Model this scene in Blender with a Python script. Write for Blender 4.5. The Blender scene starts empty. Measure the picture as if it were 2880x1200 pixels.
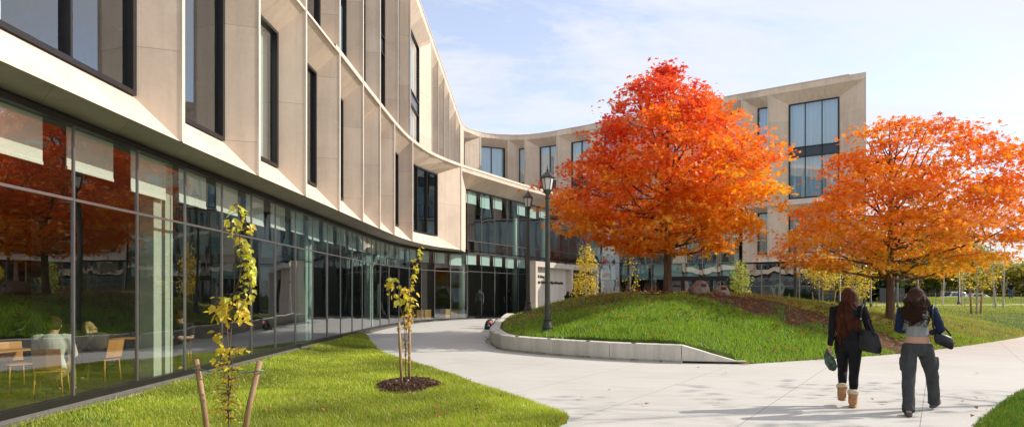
import bpy, math, random
import numpy as np
from mathutils import Vector, Matrix
R = math.radians
scene = bpy.context.scene
COL = scene.collection
rng = np.random.default_rng(7)
random.seed(7)

# ------------------------------------------------------------------ helpers
class MB:
    def __init__(s): s.v = []; s.f = []; s.m = []; s.uv = []
    def add(s, vs, fs, m=0, uvs=None):
        b = len(s.v); s.v += [tuple(map(float, p)) for p in vs]
        for i, f in enumerate(fs):
            s.f.append([b + k for k in f]); s.m.append(m); s.uv.append(uvs[i] if uvs else None)
    def quad(s, a, b, c, d, m=0, uv=None): s.add([a, b, c, d], [(0, 1, 2, 3)], m, [uv] if uv else None)
    def poly(s, pts, m=0): s.add(pts, [tuple(range(len(pts)))], m)
    def box(s, c, sz, rz=0, m=0, rot=None):
        x, y, z = sz[0]/2, sz[1]/2, sz[2]/2
        M = rot if rot is not None else Matrix.Rotation(rz, 3, 'Z')
        vs = [Vector(c) + M @ Vector((a*x, b*y, d*z)) for a in (-1, 1) for b in (-1, 1) for d in (-1, 1)]
        s.add(vs, [(0, 1, 3, 2), (4, 6, 7, 5), (0, 4, 5, 1), (2, 3, 7, 6), (0, 2, 6, 4), (1, 5, 7, 3)], m)
    def bar(s, a, b, w, t, m=0, up=(0, 0, 1)):
        a = Vector(a); b = Vector(b); d = (b - a); L = d.length
        if L < 1e-6: return
        d /= L; u = Vector(up)
        if abs(d.dot(u)) > .98: u = Vector((1, 0, 0))
        x = d.cross(u).normalized(); y = x.cross(d)
        M = Matrix((x, d, y)).transposed()
        s.box((a + b)/2, (w, L, t), m=m, rot=M)
    def loft(s, rings, m=0, cap=True):
        n = len(rings[0]); b = len(s.v)
        for r in rings: s.v += [tuple(p) for p in r]
        for i in range(len(rings) - 1):
            for j in range(n):
                k = (j + 1) % n
                s.f.append([b + i*n + j, b + i*n + k, b + (i+1)*n + k, b + (i+1)*n + j]); s.m.append(m); s.uv.append(None)
        if cap:
            s.f.append([b + j for j in range(n)][::-1]); s.m.append(m); s.uv.append(None)
            s.f.append([b + (len(rings)-1)*n + j for j in range(n)]); s.m.append(m); s.uv.append(None)
    def tube(s, pts, rad, n=6, m=0, flat=None, side=None):
        pts = [Vector(p) for p in pts]
        if not hasattr(rad, '__len__'): rad = [rad]*len(pts)
        ref = Vector(side) if side else None; rings = []; u = None
        for i, p in enumerate(pts):
            d = (pts[min(i+1, len(pts)-1)] - pts[max(i-1, 0)])
            d = d.normalized() if d.length > 1e-9 else Vector((0, 0, 1))
            if u is None:
                a = ref if ref else (Vector((1, 0, 0)) if abs(d.x) < .9 else Vector((0, 1, 0)))
                u = (a - d*a.dot(d)).normalized()
            else:
                u = (u - d*u.dot(d)).normalized()
            w = d.cross(u); r = rad[i]; fl = 1 if flat is None else (flat[i] if hasattr(flat, '__len__') else flat)
            rings.append([p + u*(r*math.cos(2*math.pi*k/n)) + w*(r*fl*math.sin(2*math.pi*k/n)) for k in range(n)])
        s.loft(rings, m)
    def lathe(s, c, prof, n=12, m=0):
        c = Vector(c)
        s.loft([[c + Vector((r*math.cos(2*math.pi*k/n), r*math.sin(2*math.pi*k/n), z)) for k in range(n)] for z, r in prof], m)
    def ball(s, c, r, n=10, m=0):
        if not hasattr(r, '__len__'): r = (r, r, r)
        c = Vector(c); rings = []
        for i in range(n//2 + 1):
            t = math.pi*min(max(i, .08), n//2 - .08)/(n//2)
            rings.append([c + Vector((r[0]*math.sin(t)*math.cos(2*math.pi*k/n), r[1]*math.sin(t)*math.sin(2*math.pi*k/n), -r[2]*math.cos(t))) for k in range(n)])
        s.loft(rings, m)
    def mesh(s, name, mats, smooth=False):
        me = bpy.data.meshes.new(name); me.from_pydata(s.v, [], s.f)
        for mt in (mats if isinstance(mats, (list, tuple)) else [mats]): me.materials.append(mt)
        me.polygons.foreach_set('material_index', s.m)
        if smooth: me.polygons.foreach_set('use_smooth', [True]*len(s.f))
        if any(u is not None for u in s.uv):
            ul = me.uv_layers.new(name='UVMap'); k = 0; arr = []
            for f, u in zip(s.f, s.uv):
                for i in range(len(f)): arr += list(u[i]) if u else [0, 0]
            ul.data.foreach_set('uv', arr)
        me.update(); return me
    def build(s, name, mats, parent=None, smooth=False, bevel=0):
        o = bpy.data.objects.new(name, s.mesh(name, mats, smooth)); COL.objects.link(o)
        if parent: o.parent = parent
        if bevel:
            b = o.modifiers.new('bevel', 'BEVEL'); b.width = bevel; b.segments = 2; b.limit_method = 'ANGLE'
        return o

def fuse(name, mb, mat, parent, voxel=.012, it=6, fac=.5, folds=0):
    """one continuous surface out of overlapping closed lofts"""
    t = bpy.data.objects.new('tmp', mb.mesh('tmp', mat)); COL.objects.link(t)
    r = t.modifiers.new('r', 'REMESH'); r.mode = 'VOXEL'; r.voxel_size = voxel; r.use_smooth_shade = True
    q = t.modifiers.new('s', 'SMOOTH'); q.iterations = it; q.factor = fac
    if folds:
        tx = bpy.data.textures.get('folds') or bpy.data.textures.new('folds', 'CLOUDS'); tx.noise_scale = .09; tx.noise_depth = 2
        dm = t.modifiers.new('d', 'DISPLACE'); dm.texture = tx; dm.strength = folds; dm.mid_level = .5; dm.texture_coords = 'LOCAL'
    dg = bpy.context.evaluated_depsgraph_get(); dg.update()
    me = bpy.data.meshes.new_from_object(t.evaluated_get(dg)); me.name = name
    bpy.data.objects.remove(t)
    me.materials.clear(); me.materials.append(mat)
    me.polygons.foreach_set('use_smooth', [True]*len(me.polygons))
    o = bpy.data.objects.new(name, me); COL.objects.link(o)
    if parent: o.parent = parent
    return o

def np_mesh(name, V, F, mat, parent=None, fcol=None, smooth=False):
    """V (n,3); F (m,k) index array; fcol (m,3)"""
    me = bpy.data.meshes.new(name); m, k = F.shape
    me.vertices.add(len(V)); me.vertices.foreach_set('co', np.ascontiguousarray(V, np.float32).ravel())
    me.loops.add(m*k); me.loops.foreach_set('vertex_index', np.ascontiguousarray(F, np.int32).ravel())
    me.polygons.add(m); me.polygons.foreach_set('loop_start', np.arange(0, m*k, k, dtype=np.int32))
    me.polygons.foreach_set('loop_total', np.full(m, k, np.int32))
    if smooth: me.polygons.foreach_set('use_smooth', np.ones(m, bool))
    me.update(calc_edges=True)
    if fcol is not None:
        a = me.attributes.new('tone', 'FLOAT_COLOR', 'FACE')
        a.data.foreach_set('color', np.concatenate([fcol, np.ones((m, 1))], 1).astype(np.float32).ravel())
    me.materials.append(mat)
    o = bpy.data.objects.new(name, me); COL.objects.link(o)
    if parent: o.parent = parent
    return o

def tag(o, label=None, cat=None, group=None, kind=None):
    if label: o['label'] = label
    if cat: o['category'] = cat
    if group: o['group'] = group
    if kind: o['kind'] = kind
    return o
def thing(name, label, cat, loc=(0, 0, 0), rz=0, group=None):
    o = bpy.data.objects.new(name, None); o.empty_display_size = .2; COL.objects.link(o)
    o.location = loc; o.rotation_euler = (0, 0, rz)
    return tag(o, label, cat, group)
def dup(o, loc, rz=0, label=None, sc=1):
    def cp(a, par):
        c = a.copy(); COL.objects.link(c)
        if par: c.parent = par
        for ch in [x for x in bpy.data.objects if x.parent == a]: cp(ch, c)
        return c
    c = cp(o, None); c.location = loc; c.rotation_euler = (0, 0, rz); c.scale = (sc,)*3
    if label: c['label'] = label
    return c

def sm(t): t = np.clip(t, 0, 1); return t*t*(3 - 2*t)
def inside(poly, X, Y):
    poly = np.asarray(poly, float); r = np.zeros(np.shape(X), bool); n = len(poly); j = n - 1
    for i in range(n):
        xi, yi = poly[i]; xj, yj = poly[j]
        if yi != yj:
            r ^= ((yi > Y) != (yj > Y)) & (X < (xj - xi)*(Y - yi)/(yj - yi) + xi)
        j = i
    return r
def pdist(line, X, Y):
    d = np.full(np.shape(X), 1e9)
    for (x0, y0), (x1, y1) in zip(line[:-1], line[1:]):
        dx, dy = x1-x0, y1-y0; t = np.clip(((X-x0)*dx + (Y-y0)*dy)/(dx*dx+dy*dy), 0, 1)
        d = np.minimum(d, np.hypot(X-x0-t*dx, Y-y0-t*dy))
    return d
def smoothline(pts, step=.5):
    """Catmull-Rom through the points"""
    P = [np.array(p, float) for p in pts]; P = [2*P[0]-P[1]] + P + [2*P[-1]-P[-2]]; out = []
    for i in range(1, len(P)-2):
        n = max(1, int(np.linalg.norm(P[i+1]-P[i])/step))
        for k in range(n):
            t = k/n; a, b, c, d = P[i-1], P[i], P[i+1], P[i+2]
            out.append(.5*((2*b) + (c-a)*t + (2*a-5*b+4*c-d)*t*t + (3*b-a-3*c+d)*t**3))
    out.append(P[-2]); return np.array(out)
class Line:
    """plan polyline with arc length; n(s) points out of the building (to the right of travel)"""
    def __init__(s, pts, step=.3):
        s.p = smoothline(pts, step); s.d = np.concatenate([[0], np.cumsum(np.linalg.norm(np.diff(s.p, axis=0), axis=1))]); s.L = s.d[-1]
    def at(s, t): return np.array([np.interp(t, s.d, s.p[:, 0]), np.interp(t, s.d, s.p[:, 1])])
    def n(s, t):
        d = s.at(min(t+.4, s.L)) - s.at(max(t-.4, 0)); d /= np.linalg.norm(d); return np.array([d[1], -d[0]])
    def near(s, x, y): return s.d[np.argmin(np.hypot(s.p[:, 0]-x, s.p[:, 1]-y))]
    def px(s, k):   # arc length where x/y first reaches k
        r = s.p[:, 0]/np.maximum(s.p[:, 1], 1); i = np.argmin(np.abs(r - k)); return s.d[i]

# ------------------------------------------------------------------ materials
def nt(name):
    m = bpy.data.materials.new(name); m.use_nodes = True; t = m.node_tree
    for n in list(t.nodes): t.nodes.remove(n)
    out = t.nodes.new('ShaderNodeOutputMaterial')
    def N(kind, **kw):
        n = t.nodes.new('ShaderNode' + kind)
        for k, v in kw.items():
            if hasattr(n, k): setattr(n, k, v)
            else: n.inputs[k.replace('_', ' ')].default_value = v
        return n
    def L(a, b): t.links.new(a, b)
    return m, N, L, out
def c4(c): return (c[0], c[1], c[2], 1)
def ramp(N, stops):
    r = N('ValToRGB'); e = r.color_ramp.elements
    while len(e) > 1: e.remove(e[0])
    e[0].position = stops[0][0]; e[0].color = c4(stops[0][1])
    for p, c in stops[1:]:
        x = e.new(p); x.color = c4(c)
    return r
def simple(name, col, rough=.6, metal=0, var=.15, scale=6, bump=0, bscale=40, spec=.5, coords='Object', stretch=None):
    m, N, L, out = nt(name); b = N('BsdfPrincipled', Roughness=rough, Metallic=metal)
    b.inputs['Specular IOR Level'].default_value = spec
    tc = N('TexCoord'); src = tc.outputs[coords]
    if stretch:
        mp = N('Mapping'); mp.inputs['Scale'].default_value = stretch; L(src, mp.inputs['Vector']); src = mp.outputs['Vector']
    nz = N('TexNoise', Scale=scale, Detail=5); L(src, nz.inputs['Vector'])
    lo = [c*(1-var) for c in col]; hi = [min(1, c*(1+var)) for c in col]
    r = ramp(N, [(.3, lo), (.7, hi)]); L(nz.outputs['Fac'], r.inputs['Fac']); L(r.outputs['Color'], b.inputs['Base Color'])
    if bump:
        n2 = N('TexNoise', Scale=bscale, Detail=4); L(src, n2.inputs['Vector'])
        bp = N('Bump', Strength=bump, Distance=.02); L(n2.outputs['Fac'], bp.inputs['Height']); L(bp.outputs['Normal'], b.inputs['Normal'])
    L(b.outputs['BSDF'], out.inputs['Surface']); return m

def stone_mat(name, col, du, dv, w=.011, stain=.5):
    """limestone panels: joints every du / dv metres along the UV map (0 = none)"""
    m, N, L, out = nt(name); b = N('BsdfPrincipled', Roughness=.72); b.inputs['Specular IOR Level'].default_value = .3
    g = N('NewGeometry'); uv = N('UVMap'); sp = N('SeparateXYZ'); L(uv.outputs['UV'], sp.inputs['Vector'])
    nz = N('TexNoise', Scale=.9, Detail=8, Roughness=.62); L(g.outputs['Position'], nz.inputs['Vector'])
    n2 = N('TexNoise', Scale=14, Detail=4); L(g.outputs['Position'], n2.inputs['Vector'])
    ad = N('Math', operation='ADD'); hf = N('Math', operation='MULTIPLY_ADD'); L(n2.outputs['Fac'], hf.inputs[0]); hf.inputs[1].default_value = .22; q7 = N('Math', operation='MULTIPLY'); L(nz.outputs['Fac'], q7.inputs[0]); q7.inputs[1].default_value = .78; L(q7.outputs[0], hf.inputs[2])
    r = ramp(N, [(.34, [c*.88 for c in col]), (.5, col), (.66, [min(1, c*1.08) for c in col])]); L(hf.outputs[0], r.inputs['Fac'])
    prev = r.outputs['Color']; cells = []; line = None
    for o, d in (('X', du), ('Y', dv)):
        if not d: continue
        a = N('Math', operation='DIVIDE'); L(sp.outputs[o], a.inputs[0]); a.inputs[1].default_value = d
        fl = N('Math', operation='FLOOR'); L(a.outputs[0], fl.inputs[0]); cells.append(fl)
        fr = N('Math', operation='FRACT'); L(a.outputs[0], fr.inputs[0])
        lt = N('Math', operation='LESS_THAN'); L(fr.outputs[0], lt.inputs[0]); lt.inputs[1].default_value = w/d
        if line is None: line = lt
        else:
            mx = N('Math', operation='MAXIMUM'); L(line.outputs[0], mx.inputs[0]); L(lt.outputs[0], mx.inputs[1]); line = mx
    if cells:
        cb = N('CombineXYZ'); L(cells[0].outputs[0], cb.inputs['X'])
        if len(cells) > 1: L(cells[1].outputs[0], cb.inputs['Y'])
        wn = N('TexWhiteNoise'); wn.noise_dimensions = '3D'; L(cb.outputs[0], wn.inputs['Vector'])
        mr = N('MapRange'); L(wn.outputs['Value'], mr.inputs['Value']); mr.inputs['To Min'].default_value = .87; mr.inputs['To Max'].default_value = 1.07
        mm = N('MixRGB', blend_type='MULTIPLY'); mm.inputs['Fac'].default_value = 1; L(prev, mm.inputs['Color1']); L(mr.outputs[0], mm.inputs['Color2']); prev = mm.outputs['Color']
        ml = N('MixRGB'); L(line.outputs[0], ml.inputs['Fac']); L(prev, ml.inputs['Color1']); ml.inputs['Color2'].default_value = c4([c*.55 for c in col]); prev = ml.outputs['Color']
    ms = N('Mapping'); ms.inputs['Scale'].default_value = (2.2, 2.2, .16); L(g.outputs['Position'], ms.inputs['Vector']); sn = N('TexNoise', Scale=1.6, Detail=6, Roughness=.65); L(ms.outputs['Vector'], sn.inputs['Vector'])
    sr = ramp(N, [(.38, (.84, .83, .81)), (.56, (1, 1, 1))]); L(sn.outputs['Fac'], sr.inputs['Fac']); sx = N('MixRGB', blend_type='MULTIPLY'); sx.inputs['Fac'].default_value = stain; L(prev, sx.inputs['Color1']); L(sr.outputs['Color'], sx.inputs['Color2']); prev = sx.outputs['Color']
    L(prev, b.inputs['Base Color'])
    bp = N('Bump', Strength=.08, Distance=.01); L(n2.outputs['Fac'], bp.inputs['Height']); L(bp.outputs['Normal'], b.inputs['Normal'])
    L(b.outputs['BSDF'], out.inputs['Surface']); return m

def glass_mat(name, tint, ior=2.0, wave=.02, wscale=.7, rough=0.0):
    m, N, L, out = nt(name)
    tr = N('BsdfTransparent', Color=c4(tint)); gl = N('BsdfGlossy', Roughness=rough, Color=(.93, .97, 1, 1))
    mx = N('MixShader'); g = N('NewGeometry'); f0 = ((ior-1)/(ior+1))**2
    lw = N('LayerWeight'); lw.inputs['Blend'].default_value = .5; pw = N('Math', operation='POWER'); L(lw.outputs['Facing'], pw.inputs[0]); pw.inputs[1].default_value = 4.2
    fr = N('Math', operation='MULTIPLY_ADD'); L(pw.outputs[0], fr.inputs[0]); fr.inputs[1].default_value = 1-f0; fr.inputs[2].default_value = f0
    mp = N('Mapping'); mp.inputs['Scale'].default_value = (1, 1, .35); L(g.outputs['Position'], mp.inputs['Vector'])
    nz = N('TexNoise', Scale=wscale, Detail=1.5); L(mp.outputs['Vector'], nz.inputs['Vector'])
    bp = N('Bump', Strength=1, Distance=wave); L(nz.outputs['Fac'], bp.inputs['Height'])
    L(bp.outputs['Normal'], gl.inputs['Normal'])
    L(fr.outputs[0], mx.inputs['Fac']); L(tr.outputs[0], mx.inputs[1]); L(gl.outputs[0], mx.inputs[2])
    L(mx.outputs[0], out.inputs['Surface']); return m

def leaf_mat(name, trans=.45, gloss=.05, sat=1.0):
    m, N, L, out = nt(name); at = N('Attribute', attribute_name='tone')
    df = N('BsdfDiffuse'); tl = N('BsdfTranslucent'); gl = N('BsdfGlossy', Roughness=.45)
    L(at.outputs['Color'], df.inputs['Color'])
    gm = N('MixRGB', blend_type='MULTIPLY'); gm.inputs['Fac'].default_value = 1; L(at.outputs['Color'], gm.inputs['Color1']); gm.inputs['Color2'].default_value = (1.25*sat, 1.2*sat, .9*sat, 1)
    L(gm.outputs['Color'], tl.inputs['Color'])
    a = N('MixShader'); a.inputs['Fac'].default_value = trans; L(df.outputs[0], a.inputs[1]); L(tl.outputs[0], a.inputs[2])
    b = N('MixShader'); b.inputs['Fac'].default_value = gloss; L(a.outputs[0], b.inputs[1]); L(gl.outputs[0], b.inputs[2])
    L(b.outputs[0], out.inputs['Surface']); return m
def emit_mat(name, col, s):
    m, N, L, out = nt(name); e = N('Emission', Color=c4(col), Strength=s); L(e.outputs[0], out.inputs['Surface']); return m

STONE = (.745, .605, .48)
M = {}
M['stone_fin'] = stone_mat('stone_fin', STONE, 0, 2.27)
M['stone_band'] = stone_mat('stone_band', STONE, 1.52, 0)
M['stone_plain'] = stone_mat('stone_plain', STONE, 0, 0)
M['stone_nose'] = stone_mat('stone_nose', (.70, .62, .52), 0, 0)
M['portal_stone'] = stone_mat('portal_stone', (.60, .54, .47), 1.4, 1.15, .008)
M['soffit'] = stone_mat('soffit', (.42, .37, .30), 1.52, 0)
M['wallstone'] = stone_mat('wallstone', (.66, .62, .55), 0, 0, stain=1.0)
M['dark_frame'] = simple('dark_frame', (.022, .02, .02), .4, .3)
M['mullion'] = simple('mullion', (.30, .28, .27), .35, .8, var=.08)
M['glass'] = glass_mat('glass', (.85, .90, .83), 2.7, .014)
M['glass_court'] = glass_mat('glass_court', (.76, .92, .88), 2.8, .03, .5)
M['glass_up'] = glass_mat('glass_up', (.88, .95, .97), 2.7, .006)
M['glass_wing'] = glass_mat('glass_wing', (.50, .68, .66), 2.5, .05, .55)
M['spandrel'] = simple('spandrel', (.03, .05, .075), .25, 0, var=.1)
M['grey_spandrel'] = simple('grey_spandrel', (.10, .10, .095), .2, .2, var=.1)
M['plinth'] = simple('plinth', (.10, .09, .08), .55, bump=.2, bscale=160)
M['concrete'] = simple('concrete', (.47, .43, .38), .8, var=.12, scale=3, bump=.15, bscale=60)
M['roof'] = simple('roof', (.4, .38, .35), .8)
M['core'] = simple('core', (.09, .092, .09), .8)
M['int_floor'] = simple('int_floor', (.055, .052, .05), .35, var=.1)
M['int_ceil'] = simple('int_ceil', (.16, .17, .165), .8, var=.05)
M['column'] = simple('column', (.50, .54, .46), .6, var=.06)
M['blind'] = simple('blind', (.78, .80, .76), .9, var=.04, scale=2)
M['curtain'] = simple('curtain', (.68, .74, .86), .9, var=.12, scale=9, stretch=(1, 1, .03))
M['curtain_blue'] = simple('curtain_blue', (.34, .54, .66), .9, var=.16, scale=9, stretch=(1, 1, .03))
M['curtain_beige'] = simple('curtain_beige', (.60, .60, .50), .9, var=.05)
M['lamp_strip'] = emit_mat('lamp_strip', (1, .98, .92), 1.6)
def brick_mat():
    m, N, L, out = nt('brick'); b = N('BsdfPrincipled', Roughness=.85); g = N('NewGeometry')
    mp = N('Mapping'); mp.inputs['Rotation'].default_value = (R(90), 0, R(90)); L(g.outputs['Position'], mp.inputs['Vector'])
    br = N('TexBrick', Scale=2.2); br.inputs['Color1'].default_value = (.05, .024, .018, 1); br.inputs['Color2'].default_value = (.035, .018, .014, 1); br.inputs['Mortar'].default_value = (.06, .04, .035, 1)
    br.inputs['Mortar Size'].default_value = .012; L(mp.outputs['Vector'], br.inputs['Vector']); L(br.outputs['Color'], b.inputs['Base Color'])
    L(b.outputs['BSDF'], out.inputs['Surface']); return m
M['brick'] = brick_mat()
def concrete_path():
    m, N, L, out = nt('path_concrete'); b = N('BsdfPrincipled', Roughness=.85); b.inputs['Specular IOR Level'].default_value = .25
    g = N('NewGeometry')
    n1 = N('TexNoise', Scale=.35, Detail=6, Roughness=.6); L(g.outputs['Position'], n1.inputs['Vector'])
    n2 = N('TexNoise', Scale=60, Detail=3); L(g.outputs['Position'], n2.inputs['Vector'])
    mps = N('Mapping'); mps.inputs['Rotation'].default_value = (0, 0, R(-28)); mps.inputs['Scale'].default_value = (.5, 4, 1); L(g.outputs['Position'], mps.inputs['Vector'])
    n3 = N('TexNoise', Scale=1.6, Detail=5, Roughness=.7); L(mps.outputs['Vector'], n3.inputs['Vector'])
    r = ramp(N, [(.3, (.48, .46, .42)), (.5, (.58, .56, .515)), (.7, (.64, .62, .575))]); 
    a = N('Math', operation='ADD'); L(n1.outputs['Fac'], a.inputs[0]); L(n3.outputs['Fac'], a.inputs[1]); h = N('Math', operation='MULTIPLY'); L(a.outputs[0], h.inputs[0]); h.inputs[1].default_value = .5
    L(h.outputs[0], r.inputs['Fac'])
    gr = N('MixRGB', blend_type='MULTIPLY'); gr.inputs['Fac'].default_value = 1; L(r.outputs['Color'], gr.inputs['Color1'])
    r2 = ramp(N, [(.3, (.82, .82, .82)), (.6, (1, 1, 1))]); L(n2.outputs['Fac'], r2.inputs['Fac']); L(r2.outputs['Color'], gr.inputs['Color2'])
    # saw-cut joints on two crossing directions
    mp = N('Mapping'); mp.inputs['Rotation'].default_value = (0, 0, R(32)); L(g.outputs['Position'], mp.inputs['Vector']); sp = N('SeparateXYZ'); L(mp.outputs['Vector'], sp.inputs['Vector'])
    line = None
    for o, d, off in (('X', 1.9, .9), ('Y', 2.4, 1.7)):
        q = N('Math', operation='ADD'); L(sp.outputs[o], q.inputs[0]); q.inputs[1].default_value = 100+off
        dv = N('Math', operation='DIVIDE'); L(q.outputs[0], dv.inputs[0]); dv.inputs[1].default_value = d
        fr = N('Math', operation='FRACT'); L(dv.outputs[0], fr.inputs[0]); lt = N('Math', operation='LESS_THAN'); L(fr.outputs[0], lt.inputs[0]); lt.inputs[1].default_value = .011/d
        if line is None: line = lt
        else:
            mx = N('Math', operation='MAXIMUM'); L(line.outputs[0], mx.inputs[0]); L(lt.outputs[0], mx.inputs[1]); line = mx
    ml = N('MixRGB'); L(line.outputs[0], ml.inputs['Fac']); L(gr.outputs['Color'], ml.inputs['Color1']); ml.inputs['Color2'].default_value = (.27, .25, .23, 1)
    L(ml.outputs['Color'], b.inputs['Base Color'])
    bp = N('Bump', Strength=.12, Distance=.004); L(n2.outputs['Fac'], bp.inputs['Height']); L(bp.outputs['Normal'], b.inputs['Normal'])
    L(b.outputs['BSDF'], out.inputs['Surface']); return m
M['path'] = concrete_path()
def turf_mat():
    m, N, L, out = nt('turf'); b = N('BsdfPrincipled', Roughness=.95); b.inputs['Specular IOR Level'].default_value = .1
    g = N('NewGeometry'); at = N('Attribute', attribute_name='soil')
    n1 = N('TexNoise', Scale=.5, Detail=6); L(g.outputs['Position'], n1.inputs['Vector'])
    n2 = N('TexNoise', Scale=9, Detail=6, Roughness=.7); L(g.outputs['Position'], n2.inputs['Vector'])
    r = ramp(N, [(.35, (.05, .085, .014)), (.6, (.085, .12, .022)), (.75, (.16, .14, .05))]); L(n1.outputs['Fac'], r.inputs['Fac'])
    s = ramp(N, [(.3, (.055, .03, .018)), (.55, (.12, .068, .042)), (.75, (.23, .15, .10))]); L(n2.outputs['Fac'], s.inputs['Fac'])
    mx = N('MixRGB'); L(at.outputs['Fac'], mx.inputs['Fac']); L(r.outputs['Color'], mx.inputs['Color1']); L(s.outputs['Color'], mx.inputs['Color2'])
    L(mx.outputs['Color'], b.inputs['Base Color'])
    bp = N('Bump', Strength=.6, Distance=.05); L(n2.outputs['Fac'], bp.inputs['Height']); L(bp.outputs['Normal'], b.inputs['Normal'])
    L(b.outputs['BSDF'], out.inputs['Surface']); return m
M['turf'] = turf_mat()
M['grass'] = leaf_mat('grass', .4, .04)
M['leaf'] = leaf_mat('leaf', .45, .05)
M['bark'] = simple('bark', (.13, .085, .055), .9, var=.35, scale=5, bump=.8, bscale=22, stretch=(3, 3, .5))
M['pale_bark'] = simple('pale_bark', (.42, .36, .29), .8, var=.4, scale=8)
M['stake'] = simple('stake', (.37, .225, .12), .75, var=.25, scale=10, bump=.2, bscale=50, stretch=(4, 4, .3))
M['twine'] = simple('twine', (.16, .27, .18), .8)
M['mulch'] = simple('mulch', (.10, .06, .04), .95, var=.6, scale=30, bump=1, bscale=45)
M['lamp_metal'] = simple('lamp_metal', (.055, .058, .045), .42, .35, var=.3, scale=4, bump=.1, bscale=60)
M['lamp_glass'] = simple('lamp_glass', (.72, .70, .68), .5, 0, var=.05)
M['boulder'] = simple('boulder', (.34, .315, .265), .85, var=.35, scale=3, bump=.6, bscale=9)
M['plaque'] = simple('plaque', (.07, .07, .075), .4, .5)
M['black'] = simple('black', (.012, .012, .014), .6, var=.2)
M['black_leather'] = simple('black_leather', (.008, .008, .009), .38, spec=.35, var=.3, scale=14, bump=.15, bscale=30)
M['lettering'] = simple('lettering', (.01, .01, .01), .5)
# ------------------------------------------------------------------ plan of the ground
WALL = [(-.30, 36.5), (-.45, 33), (-.6, 28), (-.74, 24.5), (-.72, 22.2), (-.40, 19.9), (.05, 19.0), (1.06, 17.9), (2.39, 16.8), (3.2, 16.35), (3.97, 16.0), (5.42, 15.72)]
EDGE = [(5.42, 15.72), (6.46, 16.25), (9.5, 17.8), (12.6, 19.9), (18.5, 24.7), (30, 35), (60, 62)]
WALLS = smoothline(WALL, .3); EDGES = smoothline(EDGE, .6)
MOUND = [tuple(p) for p in WALLS] + [tuple(p) for p in EDGES[1:]] + [(150, 118), (150, 140), (34, 140), (27, 50), (22, 40.5), (10, 40.5), (3, 38.8)]
LEFTW = [tuple(p) for p in WALLS if p[1] > 19.9]; FRONT = [tuple(p) for p in WALLS if p[1] <= 20.2] + [tuple(p) for p in EDGES[1:]]
BACKL = [(-.3, 36.5), (3, 38.8), (10, 40.5), (22, 40.5), (27, 50), (34, 140)]
SOIL = [(5.2, 26.2), (6.6, 24.2), (7.8, 22.2), (9, 20.8), (10.2, 19.7), (11.4, 19.0)]
def Gz(Y): return .18*sm((np.asarray(Y, float) - 14)/26)
def terrain(X, Y):
    X = np.asarray(X, float); Y = np.asarray(Y, float)
    ins = inside(MOUND, X, Y); dl = pdist(LEFTW, X, Y); df = pdist(FRONT, X, Y); db = pdist(BACKL, X, Y)
    dw = pdist(WALL, X, Y)
    up = lambda t: 1 - (1 - np.clip(t, 0, 1))**1.8
    e = .36*np.clip((5.3 - X)/1.4, 0, 1)
    top = np.interp(X, [-1, 7, 9, 11, 13.3, 17, 25, 60], [1.54, 1.57, 1.50, 1.38, 1.18, .96, .62, .5])
    f = up(dl/5.2)*up(df/7.5)
    back = sm((37 - Y)/10) ; back = np.where(X > 14, np.maximum(back, .0), back)
    low = .30 + .25*sm((X-16)/14)
    H = e + (top - e)*f
    H = np.where(Y > 25, low + (H - low)*back, H)
    berm = .55*np.exp(-((Y-77)/7.5)**2)*sm((X-24)/8)
    z = Gz(Y) + H + berm - .1*sm((X-20)/20)
    z += .025*np.sin(X*1.9+Y*.7)*np.sin(Y*1.3-X*.4)*np.clip(df, 0, 1)
    nw = X < 5.1
    z = np.where(ins, np.where((dw < .27) & nw, Gz(Y) - .3, z), Gz(Y) - np.where(nw & (dw < 1), .3, .05) - .5*np.minimum(np.minimum(df, dl), db))
    return z
def tz(x, y): return float(terrain(np.array([x]), np.array([y]))[0])
def soil_at(X, Y):
    d = pdist(SOIL, X, Y); w = 1.5 + .4*np.sin(X*2.3+Y*1.1) + .2*np.sin(X*5.1-Y*3.3)
    a = np.clip((w - d)/.5, 0, 1)
    t = np.hypot(X-5.7, (Y-25)*.8); a = np.maximum(a, np.clip((1.7 + .3*np.sin(X*4) - t)/.6, 0, 1)*.9)
    t2 = np.hypot(X-18.9, (Y-33)*1.0); a = np.maximum(a, np.clip((1.1-t2)/.4, 0, 1))
    t3 = np.hypot((X-40)*.5, (Y-58)); a = np.maximum(a, np.clip((1.5-t3)/.5, 0, 1))
    t4 = pdist([(12.5, 33), (16, 32.5), (21, 30.8)], X, Y); a = np.maximum(a, np.clip((.35-t4)/.25, 0, 1)*.8)
    return a
def grid_mesh(name, xs, ys, zf, mat, keep=None, soil=None):
    X, Y = np.meshgrid(xs, ys); Z = zf(X, Y); nx, ny = len(xs), len(ys)
    idx = np.arange(nx*ny).reshape(ny, nx); F = np.stack([idx[:-1, :-1], idx[:-1, 1:], idx[1:, 1:], idx[1:, :-1]], -1).reshape(-1, 4)
    V = np.stack([X, Y, Z], -1).reshape(-1, 3)
    if keep is not None:
        k = keep(X, Y).ravel(); F = F[k[F].any(1)]
    o = np_mesh(name, V, F, mat, smooth=True)
    if soil is not None:
        a = o.data.attributes.new('soil', 'FLOAT', 'POINT'); a.data.foreach_set('value', soil(X, Y).astype(np.float32).ravel())
    return o
# base sheet to the horizon
mb = MB(); mb.poly([(-900, -300, -.12), (900, -300, -.12), (900, 1500, -.12), (-900, 1500, -.12)])
tag(mb.build('ground', M['turf']), kind='structure')
# concrete path and plaza, paving added behind the camera to bounce light onto fins
tag(grid_mesh('path', np.linspace(-6.0, 70, 77), np.linspace(-45, 75, 121), lambda X, Y: Gz(Y), M['path'], keep=lambda X, Y: inside([(-6.1, -45), (40, -45), (70, 45), (70, 75), (24, 54), (-6.1, 54)], X, Y)), kind='structure')
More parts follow.
